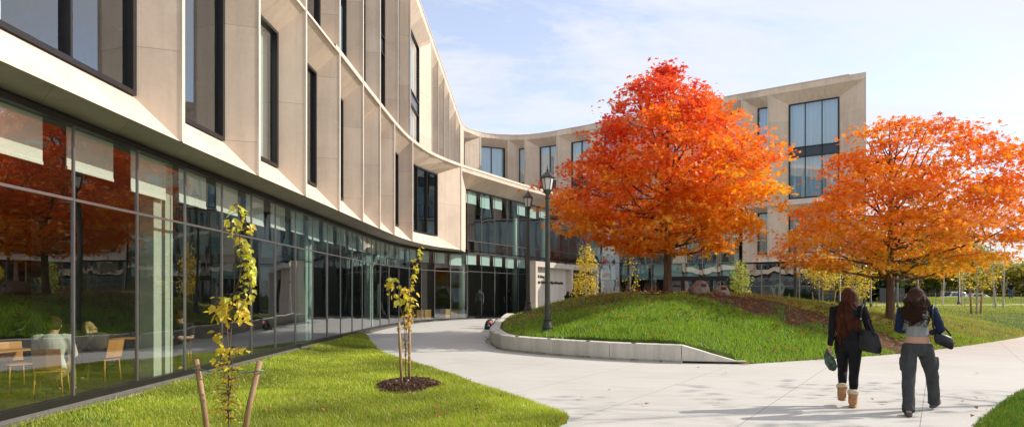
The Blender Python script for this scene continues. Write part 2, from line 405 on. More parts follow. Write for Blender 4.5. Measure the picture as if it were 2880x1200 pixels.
# the mound and the lawns behind it
xs = np.concatenate([np.arange(-1.2, 20, .16), 20+np.cumsum(np.linspace(.2, 6, 42))]); ys = np.concatenate([np.arange(15.2, 41, .16), 41+np.cumsum(np.linspace(.2, 5, 40))])
tag(grid_mesh('grass_mound', xs, ys, terrain, M['turf'], keep=lambda X, Y: inside(MOUND, X, Y) | (pdist([tuple(p) for p in WALLS]+[tuple(p) for p in EDGES], X, Y) < .8), soil=soil_at), kind='structure')
# foreground lawn between the glass wall and the path
LAWN_EDGE = smoothline([(-5.36, 25.2), (-3.6, 19.0), (-1.62, 14.6), (-.6, 12.3), (.08, 10.8), (.55, 9.7), (.74, 9.1), (.66, 8.5), (.35, 7.9), (-.1, 7.2), (-.9, 5.6)], .3)
LAWN = [tuple(p) for p in LAWN_EDGE] + [(-1.5, 3), (-5.62, 3), (-5.62, 25.0)]
def lawn_z(X, Y):
    d = pdist([tuple(p) for p in LAWN_EDGE], X, Y); return np.where(inside(LAWN, X, Y), Gz(Y) + .035*sm(d/.25) + .012*np.sin(X*2.1)*np.sin(Y*1.7) + .10*sm((-4.9-X)/.8), Gz(Y) - .03)
tag(grid_mesh('lawn', np.arange(-5.7, 1.0, .12), np.arange(2.8, 25.5, .12), lawn_z, M['turf'], keep=lambda X, Y: inside(LAWN, X, Y)), kind='structure')
# corner lawn across the path
C_EDGE = smoothline([(5.2, 7.7), (5.65, 8.35), (6.5, 9.3), (8.5, 11.4), (12, 14.6), (18, 20.5), (30, 31)], .3)
CORNER = [tuple(p) for p in C_EDGE] + [(45, 31), (45, 4), (5.0, 4)]
tag(grid_mesh('corner_lawn', np.concatenate([np.arange(4.8, 12, .12), np.arange(12, 34, 1.0)]), np.concatenate([np.arange(4, 14, .12), np.arange(14, 31, .8)]), lambda X, Y: np.where(inside(CORNER, X, Y), Gz(Y)+.05*sm(pdist([tuple(p) for p in C_EDGE], X, Y)/.3), Gz(Y)-.03), M['turf'], keep=lambda X, Y: inside(CORNER, X, Y)), kind='structure')
# far footpath crossing the lawn, and the street behind
def ribbon(name, pts, w, mat, zoff):
    p = smoothline(pts, 1.0); mb = MB()
    for a, b in zip(p[:-1], p[1:]):
        d = (b-a)/np.linalg.norm(b-a); n = np.array([-d[1], d[0]])*w/2
        q = [a-n, b-n, b+n, a+n]; mb.quad(*[(x, y, tz(x, y)+zoff) for x, y in q])
    return tag(mb.build(name, mat), kind='structure')
ribbon('footpath', [(27, 56), (32, 57), (38, 58.5), (46, 60), (56, 63)], 3.4, M['path'], .05)
mb = MB(); mb.box((80, 156, -.02), (400, 22, .12)); tag(mb.build('street', simple('asphalt', (.06, .06, .06), .9)), kind='structure')

# seat wall of concrete blocks
sw = thing('seat_wall', 'low curved pale concrete seat wall along the front of the grass mound', 'low wall', (0, 0, 0))
WL = Line(WALL, .15); TH = .40
def wall_piece(s0, s1, z_of, name, inset=0, zb=.05):
    mb = MB(); n = max(3, int((s1-s0)/.2)); rings = []
    for i in range(n+1):
        s = s0 + (s1-s0)*i/n; p = WL.at(s); nv = WL.n(s); o = p + nv*0 - nv*inset; q = p - nv*(TH-inset); g = float(Gz(p[1])); h = z_of(s)
        rings.append([(o[0], o[1], g+zb), (o[0], o[1], g+h), (q[0], q[1], g+h), (q[0], q[1], g+zb-.05)])
    mb.loft(rings); return mb.build(name, M['wallstone'], sw, bevel=.012 if not inset else 0)
# travel runs back-to-front along the left side, so the outside is to the right of travel
sA = WL.near(3.97, 16.0)
cuts = [0, 3.1, 6.2, 9.0, 11.6, 14.0]; s = WL.near(-.40, 19.9)
cuts = [c for c in np.linspace(0, WL.near(-.72, 22.2), 6)] + [WL.near(.05, 19.0), WL.near(1.06, 17.9), WL.near(2.39, 16.8), sA]
for a, b in zip(cuts[:-1], cuts[1:]): wall_piece(a+.006, b-.006, lambda s: .42, 'wall_block')
wall_piece(sA+.006, WL.L-.02, lambda s: max(.075, .42*(1-(s-sA)/(WL.L-sA))), 'wall_block')
wall_piece(.05, sA+.02, lambda s: .2, 'footing', .035, 0)
# steel skate stops set in the wall top
mb = MB()
for s in np.arange(6.5, sA, 1.25):
    p = WL.at(s); nv = WL.n(s); c = p - nv*.04; mb.box((c[0], c[1], float(Gz(c[1]))+.43), (.10, .05, .025), math.atan2(nv[0], -nv[1]))
mb.build('skate_stop', M['mullion'], sw)

# ------------------------------------------------------------------ grass blades
def blades(name, X, Y, zf, h, w, cols, lean=.5):
    n = len(X); Z = zf(X, Y) - .005; a = rng.uniform(0, 2*np.pi, n); hh = h*rng.uniform(.55, 1.25, n); ww = w*rng.uniform(.7, 1.3, n)
    b = rng.uniform(0, 2*np.pi, n); ln = rng.uniform(.1, lean, n)*hh
    P = np.stack([X, Y, Z], -1); S = np.stack([np.cos(a), np.sin(a), 0*a], -1)*ww[:, None]/2
    T = P + np.stack([np.cos(b)*ln, np.sin(b)*ln, hh], -1)
    V = np.stack([P-S, P+S, T], 1).reshape(-1, 3); F = np.arange(3*n).reshape(n, 3)
    o = np_mesh(name, V, F, M['grass'], fcol=cols); return tag(o, kind='stuff')
def scatter(poly, n, ref=9., pw=1.0, bx=None):
    P = np.array(poly); lo = P.min(0) if bx is None else np.array(bx[:2]); hi = P.max(0) if bx is None else np.array(bx[2:]); out = []
    tot = 0
    while tot < n:
        q = rng.uniform(lo, hi, (n, 2)); k = inside(poly, q[:, 0], q[:, 1]) & (q[:, 1] > 6) & (np.abs(q[:, 0]) < q[:, 1]*.8+.6)
        k &= rng.uniform(0, 1, n) < np.minimum(1, (ref/np.maximum(q[:, 1], 1))**pw)
        out.append(q[k]); tot += k.sum()
    q = np.concatenate(out)[:n]; return q[:, 0], q[:, 1]
def mixcol(n, cols, wts):
    c = np.array(cols)[rng.choice(len(cols), n, p=np.array(wts)/sum(wts))]; return c*rng.uniform(.75, 1.25, (n, 1))
def patch(X, Y, k=1.0):   # smooth 0..1 variation
    return .5+.25*np.sin(X*1.3*k+1.7*np.sin(Y*.9*k))+.25*np.sin(Y*1.1*k+1.3*np.sin(X*.8*k)+2)
GREEN = [(.40, .50, .032), (.47, .54, .05), (.26, .38, .024), (.56, .50, .12), (.50, .40, .16)]
X, Y = scatter(LAWN, 230000, 8, 1.2)
k = rng.uniform(0, 1, len(X)) < np.clip(1.15 - np.clip((-5.0-X)/.5, 0, 1)*.75*(patch(X, Y, 2.2) > .45), 0, 1); X, Y = X[k], Y[k]
c = mixcol(len(X), GREEN, (4, 3, 2.2, 1.2, .5)); p = (.6*patch(X, Y)+.4*patch(Y, X, 3.1))[:, None]; c = c*(.55+.85*p)
o = blades('lawn_grass', X, Y, lawn_z, .055*(.8+.5*patch(X, Y, 3)), .009*np.clip(Y/9, 1, 2.2), c, .9)
tag(o, 'short sunlit green grass of the lawn in front of the glass wall', 'grass')
X, Y = scatter(MOUND, 190000, 18, .8, (-1, 15, 20, 32)); d = soil_at(X, Y); keepg = rng.uniform(0, 1, len(X)) > np.clip(d*1.8, 0, .985)
dry = np.clip(patch(X, Y, 1.6)*.9 + np.clip((Y-22)/2.5, -1, 1) + np.clip((X-9)/4, 0, .8)*np.clip((Y-18.5-(X-9)*.72)/2.2, 0, 1), 0, 1)
keepg &= rng.uniform(0, 1, len(X)) > dry*.45; X, Y, dry = X[keepg], Y[keepg], dry[keepg]
dw = pdist(WALL, X, Y); k = (dw > .42) | (X > 5.2); X, Y, dry = X[k], Y[k], dry[k]
g = mixcol(len(X), [(.25, .44, .022), (.32, .48, .035), (.16, .33, .018), (.40, .47, .06)], (4, 3, 2, 1)); dr = mixcol(len(X), [(.46, .36, .13), (.38, .34, .09), (.50, .38, .18)], (2, 2, 1))
isd = (rng.uniform(0, 1, len(X)) < dry*.85)[:, None]; c = np.where(isd, dr, g)
o = blades('mound_grass', X, Y, terrain, .12*(.6+.7*patch(X, Y, 2.6))*np.where(isd[:, 0], .5, 1), .013*np.clip(Y/17, 1, 2), c, .8)
tag(o, 'longer green and straw coloured grass covering the mound', 'grass')
far = [p for p in MOUND]
X, Y = scatter(far, 60000, 40, .6, (6, 20, 70, 100)); k = (soil_at(X, Y) < .4) & ((pdist([(27, 56), (32, 57), (38, 58.5), (46, 60), (56, 63)], X, Y) > 1.8)); X, Y = X[k], Y[k]
c = np.where((rng.uniform(0, 1, len(X)) < .55*patch(X, Y, .7)+.1)[:, None], mixcol(len(X), [(.46, .37, .13), (.38, .34, .09)], (1, 1)), mixcol(len(X), [(.30, .42, .035), (.36, .43, .05)], (1, 1)))
tag(blades('far_lawn_grass', X, Y, terrain, .10*np.clip(Y/40, .8, 1.6), .02*np.clip(Y/25, 1, 3), c), 'sunlit grass of the lawns beyond the mound', 'grass')
X, Y = scatter(CORNER, 26000, 9, 1.5, (5, 5.5, 14, 14))
tag(blades('corner_grass', X, Y, lambda X, Y: Gz(Y)+.05*sm(pdist([tuple(p) for p in C_EDGE], X, Y)/.3), .06, .011, mixcol(len(X), [(.09, .20, .016), (.12, .23, .02), (.26, .24, .06)], (3, 3, 1))), 'grass of the lawn corner across the path from the mound', 'grass')
# taller tufts of weeds, dry grass at the foot of the tree
def tufts(name, pts, zf, n, h, w, cols, spread, label):
    X = np.concatenate([px + rng.normal(0, spread, n) for px, py in pts]); Y = np.concatenate([py + rng.normal(0, spread, n) for px, py in pts])
    tag(blades(name, X, Y, zf, h, w, mixcol(len(X), cols, [1]*len(cols)), .9), label, 'grass')
tufts('dry_grass', [(2.6+.35*i+rng.uniform(-.1, .1), 25.6+rng.uniform(-.5, .5)) for i in range(9)]+[(6.3, 24.7), (6.9, 25), (9.3, 25)], terrain, 26, .42, .012, [(.36, .20, .10), (.42, .27, .13), (.28, .14, .08)], .2, 'tall reddish dry grass around the foot of the big maple')
tufts('weeds', [(rng.uniform(.8, 7), rng.uniform(17.5, 21)) for i in range(22)]+[(rng.uniform(6.5, 12), rng.uniform(18, 22)) for i in range(10)], terrain, 22, .16, .035, [(.16, .30, .05), (.20, .33, .07), (.12, .26, .03)], .1, 'broad leaved weeds standing out of the mound grass')
tufts('lawn_weeds', [(-4.6+.3*rng.normal(), 9+rng.uniform(-1, 7)) for i in range(14)], lawn_z, 14, .08, .03, [(.15, .28, .04), (.2, .32, .06)], .07, 'clumps of broad leaved weeds near the concrete base of the glass wall')
def litter(name, X, Y, zf, size, cols, label):
    n = len(X); k = 6; a0 = rng.uniform(0, 6.28, n); t = np.linspace(0, 2*np.pi, k, endpoint=False); r = np.array([1, .55, 1, .55, .95, .6])
    s = size*rng.uniform(.6, 1.2, n); tilt = rng.uniform(-.6, .6, (n, 2))
    lx = r[None]*np.cos(t[None]+a0[:, None])*s[:, None]; ly = r[None]*np.sin(t[None]+a0[:, None])*s[:, None]
    V = np.stack([X[:, None]+lx, Y[:, None]+ly, zf(X, Y)[:, None] + .03 + lx*tilt[:, :1]+ly*tilt[:, 1:]], -1).reshape(-1, 3)
    tag(np_mesh(name, V, np.arange(n*k).reshape(n, k), M['leaf'], fcol=mixcol(n, cols, [1]*len(cols))), label, 'leaves', kind='stuff')
n = 900; X = np.concatenate([rng.normal(6, 4.2, n), rng.normal(11, 2.5, 500)]); Y = np.concatenate([rng.normal(21.5, 2.8, n), rng.normal(20.5, 2, 500)]); k = inside(MOUND, X, Y) & (pdist(WALL, X, Y) > .5); X, Y = X[k], Y[k]
FALL = [(.50, .16, .05), (.34, .10, .04), (.42, .26, .10), (.24, .12, .06), (.16, .09, .05)]
litter('fallen_leaves', X, Y, lambda X, Y: terrain(X, Y)+.05, .065, FALL, 'orange and brown fallen maple leaves lying on the mound')
e = EDGES[rng.integers(0, 14, 160)] + rng.normal(0, .12, (160, 2)); w_ = np.array([WL.at(s_)+WL.n(s_)*abs(rng.normal(.03, .08)) for s_ in rng.uniform(4, WL.L, 120)])
litter('edge_leaves', np.concatenate([e[:, 0], w_[:, 0]]), np.concatenate([e[:, 1], w_[:, 1]]), lambda X, Y: np.maximum(terrain(X, Y), Gz(Y))+.01, .035, [(.30, .15, .06), (.2, .12, .06), (.14, .09, .05)], 'brown dead leaves gathered along the wall foot and the mound edge')
X, Y = scatter(LAWN, 90, 9, .6); litter('lawn_leaves', X, Y, lambda X, Y: lawn_z(X, Y)+.03, .035, FALL, 'a few fallen leaves lying in the lawn grass')
q = 20; X = np.concatenate([rng.uniform(1, 14, q), rng.uniform(5.3, 8, 24)]); Y = np.concatenate([rng.uniform(9, 19, q), rng.uniform(8, 11, 24)]); k = ~inside(MOUND, X, Y); X, Y = X[k], Y[k]
litter('path_leaves', X, Y, lambda X, Y: Gz(Y)+.01, .04, [(.30, .15, .06), (.2, .12, .06), (.4, .2, .05)], 'brown dead leaves scattered over the concrete path')
# ------------------------------------------------------------------ the university building
bld = thing('university_building', 'curving pale limestone university building with deep window fins over a glass ground floor', 'building', (0, 0, 0))
GL = Line([(-5.80, -6), (-5.80, 0), (-5.78, 9), (-5.76, 13), (-5.75, 17), (-5.72, 21), (-5.66, 24.3), (-5.60, 27.3), (-5.44, 30.3), (-5.02, 33.2), (-4.3, 35.7), (-3.45, 37.4), (-2.62, 38.6), (-1.5, 40.6), (.65, 44.5), (2.7, 48), (4.5, 51.2), (5.9, 53.6)])
O2 = Line([(-5.2, -6), (-5.2, 0), (-5.14, 9), (-5.06, 13.6), (-4.96, 17), (-4.89, 20), (-4.80, 24), (-4.68, 27.8), (-4.46, 30.5), (-3.85, 33.6), (-2.72, 36.5), (-1.5, 38.9), (.26, 42.3), (1.43, 44.3), (3.35, 47.4), (5.5, 50.6), (8, 53), (11, 55.3)])
OU = Line([(-5.2, -6), (-5.2, 0), (-5.14, 9), (-5.06, 13.6), (-4.96, 17), (-4.89, 20), (-4.80, 24), (-4.70, 28), (-4.63, 34), (-4.55, 40), (-4.46, 47), (-4.38, 55), (-4.3, 58.4), (-4.0, 60.2), (-3.1, 61.7), (-1.7, 62.7), (0, 63.1), (1.5, 62.9), (3.07, 62.1), (5.0, 60.6), (6.7, 59.2), (11, 55.3), (15.7, 51), (23.36, 45.04)])
ZS, Z2, ZT = 3.97, 8.42, 16.25     # soffit, ledge, roof
def P3(p, z): return (p[0], p[1], z)
def window(L_, I, N_, z0, z1, mull, glass, spand=(), curtain=None, cover=(0, 1), fw=.07):
    """I: inner plan points, N_: outward normals; a dark framed window with panes, optional curtain"""
    mb = MB(); n = len(I)-1
    for zz, w in [(z0+fw/2, fw), (z1-fw/2, fw)] + [(z, .05) for sp in spand for z in sp]:
        for a, b, na in zip(I[:-1], I[1:], N_[:-1]):
            mb.bar(P3(a, zz), P3(b, zz), .12, w)
    seg = np.concatenate([[0], np.cumsum(np.linalg.norm(np.diff(np.array(I), axis=0), axis=1))])
    def at(t): return np.array([np.interp(t*seg[-1], seg, [p[k] for p in I]) for k in (0, 1)])
    for t in [0] + list(mull) + [1]:
        p = at(t); nn = N_[min(int(t*n), n-1)]; w = fw*1.3 if t in (0, 1) else .045
        d = np.array([-nn[1], nn[0]])*(w/2 if t == 0 else (-w/2 if t == 1 else 0)); p = p + d
        mb.bar(P3(p, z0+fw), P3(p, z1-fw), w, .125, up=(nn[0], nn[1], 0))
    for sp in spand:
        for a, b, na in zip(I[:-1], I[1:], N_[:-1]):
            q = [np.array(a)-na*.012, np.array(b)-na*.012]; mb.quad(P3(q[0], sp[0]), P3(q[1], sp[0]), P3(q[1], sp[1]), P3(q[0], sp[1]), 1)
    w = mb.build('window', [M['dark_frame'], M['spandrel']], bld)
    pb = MB()
    for a, b, na in zip(I[:-1], I[1:], N_[:-1]):
        q = [np.array(a)-na*.02, np.array(b)-na*.02]; pb.quad(P3(q[0], z0+.02), P3(q[1], z0+.02), P3(q[1], z1-.02), P3(q[0], z1-.02))
    pb.build('pane', glass, w)
    if curtain:
        cb = MB(); k = max(24, int(seg[-1]*(cover[1]-cover[0])*14)); pts = []
        for i in range(k+1):
            t = cover[0] + (cover[1]-cover[0])*i/k; p = at(t); nn = N_[min(int(t*n), n-1)]; pts.append(p - nn*(.22 + .035*math.sin(i*1.25)+.02*math.sin(i*.41)))
        rows = [z0+.03] + [z for sp in spand for z in sp] + [z1-.03]
        for za, zb in zip(rows[0::2], rows[1::2]):
            for a, b in zip(pts[:-1], pts[1:]): cb.quad(P3(a, za), P3(b, za), P3(b, zb), P3(a, zb))
        cb.build('curtain', curtain, w, smooth=True)
    return w
bayno = [0]
def bay(L_, s0, s1, zlo, zhi, z0, z1, e0=.06, e1=.28, r=.60, mull=(), glass='glass_up', spand=(), curtain=None, cover=(0, 1)):
    bayno[0] += 1; off = (bayno[0]*.73) % 2.27; nose = .045
    n = max(1, int((s1-s0)/1.5)); So = np.linspace(s0+nose, s1-nose, n+1); Si = np.linspace(s0+e0, s1-e1, n+1)
    O = [L_.at(s) for s in So]; I = [L_.at(s) - L_.n(s)*r for s in Si]; N_ = [L_.n(s) for s in Si]
    mb = MB(); rr = math.hypot(r, z0-zlo)
    for i in range(n):
        mb.quad(P3(O[i], zlo), P3(O[i+1], zlo), P3(I[i+1], z0), P3(I[i], z0), 1, [(So[i], 0), (So[i+1], 0), (So[i+1], rr), (So[i], rr)])
        mb.quad(P3(I[i], z1), P3(I[i+1], z1), P3(O[i+1], zhi), P3(O[i], zhi), 1, [(So[i], 0), (So[i+1], 0), (So[i+1], rr), (So[i], rr)])
    mb.quad(P3(I[-1], z0), P3(O[-1], zlo), P3(O[-1], zhi), P3(I[-1], z1), 0, [(s1-e1, z0+off), (s1, zlo+off), (s1, zhi+off), (s1-e1, z1+off)])
    mb.quad(P3(O[0], zlo), P3(I[0], z0), P3(I[0], z1), P3(O[0], zhi), 0, [(s0, zlo+off), (s0+e0, z0+off), (s0+e0, z1+off), (s0, zhi+off)])
    for s, q, sg in ((s1, O[-1], 1),):     # thin nose of the fin at the far end
        a = L_.at(s-nose); b = L_.at(min(s+nose, L_.L)); nn = L_.n(s)*.035
        mb.quad(P3(a+nn, zlo), P3(b+nn, zlo), P3(b+nn, zhi), P3(a+nn, zhi), 2)
        mb.quad(P3(a, zlo), P3(a+nn, zlo), P3(a+nn, zhi), P3(a, zhi), 2)
    mb.build('stone_surround', [M['stone_fin'], M['stone_band'], M['stone_nose']], bld)
    if mull == 'auto':
        k = max(1, round(np.sum(np.linalg.norm(np.diff(np.array(I), axis=0), axis=1))/1.35)); mull = [i/k for i in range(1, k)]
    return window(L_, I, N_, z0, z1, list(mull), M[glass], spand, curtain, cover)
# --- second floor, left wing
e2 = [O2.near(-5.2, y) for y in (-1.5, 4.4)] + [O2.px((x-1440)/1920) for x in (514, 727, 859, 951, 1018.6, 1069, 1110, 1157)] + [O2.near(-2.72, 36.5)]
for i, (a, b) in enumerate(zip(e2[:-1], e2[1:])):
    wide = b - a > 4
    last = i == len(e2)-2
    bay(O2, a, b, ZS, Z2, 4.60, 7.80, e1=1.55 if last else .28, mull='auto' if wide else (), curtain=M['curtain'] if i == 1 else (M['curtain_beige'] if i in (3, 7) else None), cover=(0, .62) if i == 1 else (.0, 1), r=.6)
# --- upper two floors, left wing
SP = [(11.25, 11.95)]
eu = [OU.near(-5, y) for y in (-2, 4.4, 10.5, 13.6, 16.4, 19.3, 22.2, 25.2, 28.0, 31.2, 38.7, 41.8, 45, 48.3, 53.3, 57.2)]
eu[5:8] = [O2.px((x-1440)/1920) for x in (951, 1018.6, 1069)]
for i, (a, b) in enumerate(zip(eu[:-1], eu[1:])):
    bay(OU, a, b, Z2+.0, ZT-.42, 8.95, 15.0, r=.52, e1=.2 if b-a < 5 or i == 1 else 1.5, spand=SP, curtain=M['curtain_blue'] if i % 3 == 0 else None)
# --- bay at the inner corner and the court side
px = lambda x: OU.px((x-1440)/1920)
sC = OU.near(-4.2, 59.4); c0 = OU.near(-2.72, 62.0)
fill = MB()
def flat(L_, a, b, z0, z1, m='stone_plain', name='stone_wall', off=0):
    mb = MB(); n = max(1, int((b-a)/.6)); S = np.linspace(a, b, n+1)
    for u, v in zip(S[:-1], S[1:]):
        p, q = L_.at(u)+L_.n(u)*off, L_.at(v)+L_.n(v)*off; mb.quad(P3(p, z0), P3(q, z0), P3(q, z1), P3(p, z1), 0, [(u, z0), (v, z0), (v, z1), (u, z1)])
    return mb.build(name, M[m], bld)
flat(OU, eu[-1], sC, Z2, ZT-.42, 'stone_fin')
bay(OU, sC, c0, Z2, ZT-.42, 8.95, 15.15, e1=1.5, spand=SP)
arcs = [c0] + [OU.near(-.46, 63.1), OU.near(1.35, 63.0), OU.near(4.0, 61.4), OU.near(6.6, 59.3)]
sW = OU.near(15.7, 51); end = OU.L
k = np.linspace(arcs[-1], sW + 1.5, 6); arcs += list(k[1:])
wing = arcs + [OU.near(18.5, 48.85), end]
for i, (a, b) in enumerate(zip(wing[:-1], wing[1:])):
    if i == 0: bay(OU, a, b, Z2, ZT-.42, 8.95, 15.15, e0=.1, e1=.25, mull='auto', spand=SP, curtain=M['curtain_blue'])
    elif i == len(wing)-2: bay(OU, a, b, 7.9, ZT-.42, 8.35, 15.05, e0=1.25, e1=1.75, mull=(1/3, 2/3), spand=SP, curtain=M['curtain_blue'])
    else: bay(OU, a, b, 7.9 if i > 4 else Z2, ZT-.42, 8.35 if i > 4 else 8.95, 15.15, e0=1.2 if b-a > 2.4 else .95, e1=.1, mull='auto' if b-a > 2.6 else (), spand=SP, curtain=M['curtain_blue'])
# lower stone storey of the right wing
for i, (a, b) in enumerate(zip(wing[-3:-1], wing[-2:])):
    bay(OU, a, b, 3.92, 7.9, 4.5, 7.5, e0=1.25 if i else .95, e1=1.75 if i else .1, mull=(1/3, 2/3) if i else (), curtain=M['curtain_beige'])
# parapet bands, copings
flat(OU, 0, end, ZT-.42, ZT, 'stone_band', 'parapet')
def coping(L_, a, b, z, name='coping', w=.5, h=.06, o=.03):
    mb = MB(); S = np.linspace(a, b, max(2, int((b-a)/.5))); rings = []
    for s in S:
        p = L_.at(s); nn = L_.n(s); q, t = p+nn*o, p-nn*w
        rings.append([P3(q, z), P3(q, z+h), P3(t, z+h), P3(t, z)])
    mb.loft(rings); return mb.build(name, M['stone_nose'], bld)
coping(OU, 0, end-1.0, ZT)
# ledge over the second floor
sD = O2.near(-4.72, 26.8); sJ = O2.L
flat(O2, sD-8, sJ, Z2-.0, Z2+.13, 'stone_nose', 'ledge', .03)
flat(O2, e2[-1], sJ, Z2-.22, Z2, 'stone_band', 'fascia_edge')
flat(O2, 0, e2[-1], Z2-.02, Z2+.05, 'stone_nose', 'ledge', .022)
S = np.linspace(sD-8, sJ, 60); roofpts = [P3(O2.at(s)+O2.n(s)*.03, Z2+.13) for s in S]
S2 = np.linspace(OU.near(11, 55.3), OU.near(-4.9, 18.8), 70); mb = MB(); mb.poly(roofpts + [P3(OU.at(s)-OU.n(s)*.7, Z2+.13) for s in S2]); mb.build('terrace_roof', M['roof'], bld)
# sloping fascia under the ledge down to the tall glazing
HEAD2 = 7.55
mb = MB(); S = np.linspace(e2[-1]+.02, O2.near(7.2, 52.3), 22); gs = []
for s in S:
    p = O2.at(s); nn = O2.n(s); g0 = GL.near(*(p-nn*.9)); gs.append(GL.at(g0)+GL.n(g0)*.02)
for i in range(len(S)-1):
    a, b = O2.at(S[i]), O2.at(S[i+1]); mb.quad(P3(gs[i], HEAD2), P3(gs[i+1], HEAD2), P3(b, Z2-.22), P3(a, Z2-.22), 0, [(S[i]+.8, 0), (S[i+1]+.8, 0), (S[i+1], 1), (S[i], 1)])
mb.build('fascia', M['stone_band'], bld)
# end of the stone box
a = O2.at(e2[-1]); g = GL.at(GL.near(-2.62, 38.6)); mb = MB(); mb.quad(P3(a, ZS), P3(g, ZS), P3(g, Z2-.1), P3(a, Z2-.1)); mb.build('end_wall', M['stone_plain'], bld)
# soffit between the glass and the outer edge
mb = MB(); A = np.linspace(0, e2[-1], 70); g1 = GL.near(-2.62, 38.6); B = np.linspace(0, g1, 70)
for i in range(69):
    p, q = O2.at(A[i])-O2.n(A[i])*0, O2.at(A[i+1]); u, v = GL.at(B[i])-GL.n(B[i])*.05, GL.at(B[i+1])-GL.n(B[i+1])*.05
    mb.quad(P3(u, ZS), P3(v, ZS), P3(q, ZS), P3(p, ZS), 0, [(A[i], 0), (A[i+1], 0), (A[i+1], .6), (A[i], .6)])
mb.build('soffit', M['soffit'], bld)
# --- curtain wall of the ground floor and the two-storey glazing
SILL, TR, HD = .24, 2.86, 3.87
def cw(p, q, zs, blind=None, glass='glass', spand=(), thin=.032, name='curtain_wall_bay'):
    p, q = np.array(p), np.array(q); d = q-p; Ln = np.linalg.norm(d); d /= Ln; n = np.array([d[1], -d[0]]); mb = MB()
    mb.bar(P3(p-n*.004, zs[0]), P3(p-n*.004, zs[-1]), thin, .032, up=(n[0], n[1], 0))
    for i, z in enumerate(zs):
        if i in (0, len(zs)-1): mb.bar(P3(p, z), P3(q, z), .10, .09, 1)
        else: mb.bar(P3(p+d*.02-n*.012, z), P3(q-d*.02-n*.004, z), .032, .035)
    for z0, z1 in spand: mb.quad(P3(p-n*.03, z0), P3(q-n*.03, z0), P3(q-n*.03, z1), P3(p-n*.03, z1), 2)
    f = mb.build(name, [M['mullion'], M['dark_frame'], M['grey_spandrel']], bld); pb = MB()
    for z0, z1 in zip(zs[:-1], zs[1:]):
        tl = rng.normal(0, .004, 2); pb.quad(P3(p-n*(.01+tl[0]), z0+.02), P3(q-n*(.01-tl[0]), z0+.02), P3(q-n*(.01-tl[0]+tl[1]), z1-.01), P3(p-n*(.01+tl[0]+tl[1]), z1-.01))
    pb.build('pane', M[glass], f)
    if blind:
        for zt, zb in blind:
            bb = MB(); a = p + d*.10 - n*.16; b = p + d*(Ln*.76) - n*.16
            bb.box(((a[0]+b[0])/2, (a[1]+b[1])/2, (zt+zb)/2), (np.linalg.norm(b-a), .008, zt-zb), math.atan2(d[1], d[0]))
            bb.box(((a[0]+b[0])/2, (a[1]+b[1])/2, zb-.02), (np.linalg.norm(b-a), .03, .04), math.atan2(d[1], d[0])); bb.build('blind', M['blind'], f)
    return f
# measured mullion positions along the left, then a steady module
ms = [GL.near(-5.8, y) for y in (2.4, 3.9, 5.6, 7.35, 9.08)]
while ms[-1] < GL.L-.9: ms.append(ms[-1] + 1.52)
ms.append(GL.L)
for i, (a, b) in enumerate(zip(ms[:-1], ms[1:])):
    p, q = GL.at(a), GL.at(b); mid = (a+b)/2
    if mid < g1: cw(p, q, [SILL, TR, HD], glass='glass' if p[1] < 17 else 'glass_court', blind=[(HD-.02, 3.29 + .04*math.sin(i*2.1))])
    else: cw(p, q, [SILL+.06, TR+.05, HD+.1, 4.65, HEAD2], glass='glass_court', blind=[(HD+.05, 3.35), (HEAD2-.05, 6.85+.1*math.sin(i*1.7))] if i % 4 != 3 else [(HD+.05, 3.3)])
# recessed two-storey glass of the court side of the right wing
gR = [np.array([5.9, 53.6]), np.array([7.2, 54.35]), np.array([8.6, 54.5])]
sr = np.linspace(0, 1, 8); e_in = np.array([16.55, 49.75]); gR += [np.array([8.6, 54.5])*(1-t) + e_in*t for t in sr[1:]]
for a, b in zip(gR[:-1], gR[1:]): cw(a, b, [.26, 2.75, 3.95, 4.6, 7.95], glass='glass_wing', spand=[(3.97, 4.58)], blind=[(7.9, 4.7), (3.9, 2.8)], thin=.06)
# ground floor of the right wing under the stone
wA = OU.near(15.7, 51)+1.5; S = np.linspace(wA, end-.35, 7)
pts = [OU.at(s)-OU.n(s)*.35 for s in S]
for i, (a, b) in enumerate(zip(pts[:-1], pts[1:])): cw(a, b, [.26, 2.2, 2.72, 3.86], glass='glass_wing', blind=None, thin=.08)
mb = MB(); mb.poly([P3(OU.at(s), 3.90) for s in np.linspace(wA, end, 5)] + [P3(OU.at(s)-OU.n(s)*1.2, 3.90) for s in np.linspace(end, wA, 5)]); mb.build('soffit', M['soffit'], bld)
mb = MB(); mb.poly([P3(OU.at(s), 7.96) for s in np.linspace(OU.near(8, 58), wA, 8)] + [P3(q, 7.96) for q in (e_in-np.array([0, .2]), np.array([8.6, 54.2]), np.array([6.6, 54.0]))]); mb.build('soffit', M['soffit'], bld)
mb = MB(); q0 = OU.at(wA); mb.quad(P3(q0, .2), P3(q0-OU.n(wA)*1.6, .2), P3(q0-OU.n(wA)*1.6, 7.9), P3(q0, 7.9)); mb.build('stone_wall', M['stone_plain'], bld)
# doors in the recessed glass
for s in (.55, .78):
    c = np.array([8.6, 54.5])*(1-s) + e_in*s; d = (e_in-np.array([8.6, 54.5])); d /= np.linalg.norm(d); n = np.array([d[1], -d[0]])
    mb = MB(); mb.bar(P3(c-d*1.35+n*.12, 2.78), P3(c+d*1.35+n*.12, 2.78), .2, .34)
    for t in (-1.3, 0, 1.3): mb.bar(P3(c+d*t+n*.12, .2), P3(c+d*t+n*.12, 2.6), .16, .18, up=(n[0], n[1], 0))
    dr = mb.build('door', M['dark_frame'], bld); hb = MB()
    for t in (-.12, .12): hb.bar(P3(c+d*t+n*.25, .9), P3(c+d*t+n*.25, 1.6), .03, .03)
    hb.build('handle', M['mullion'], dr)
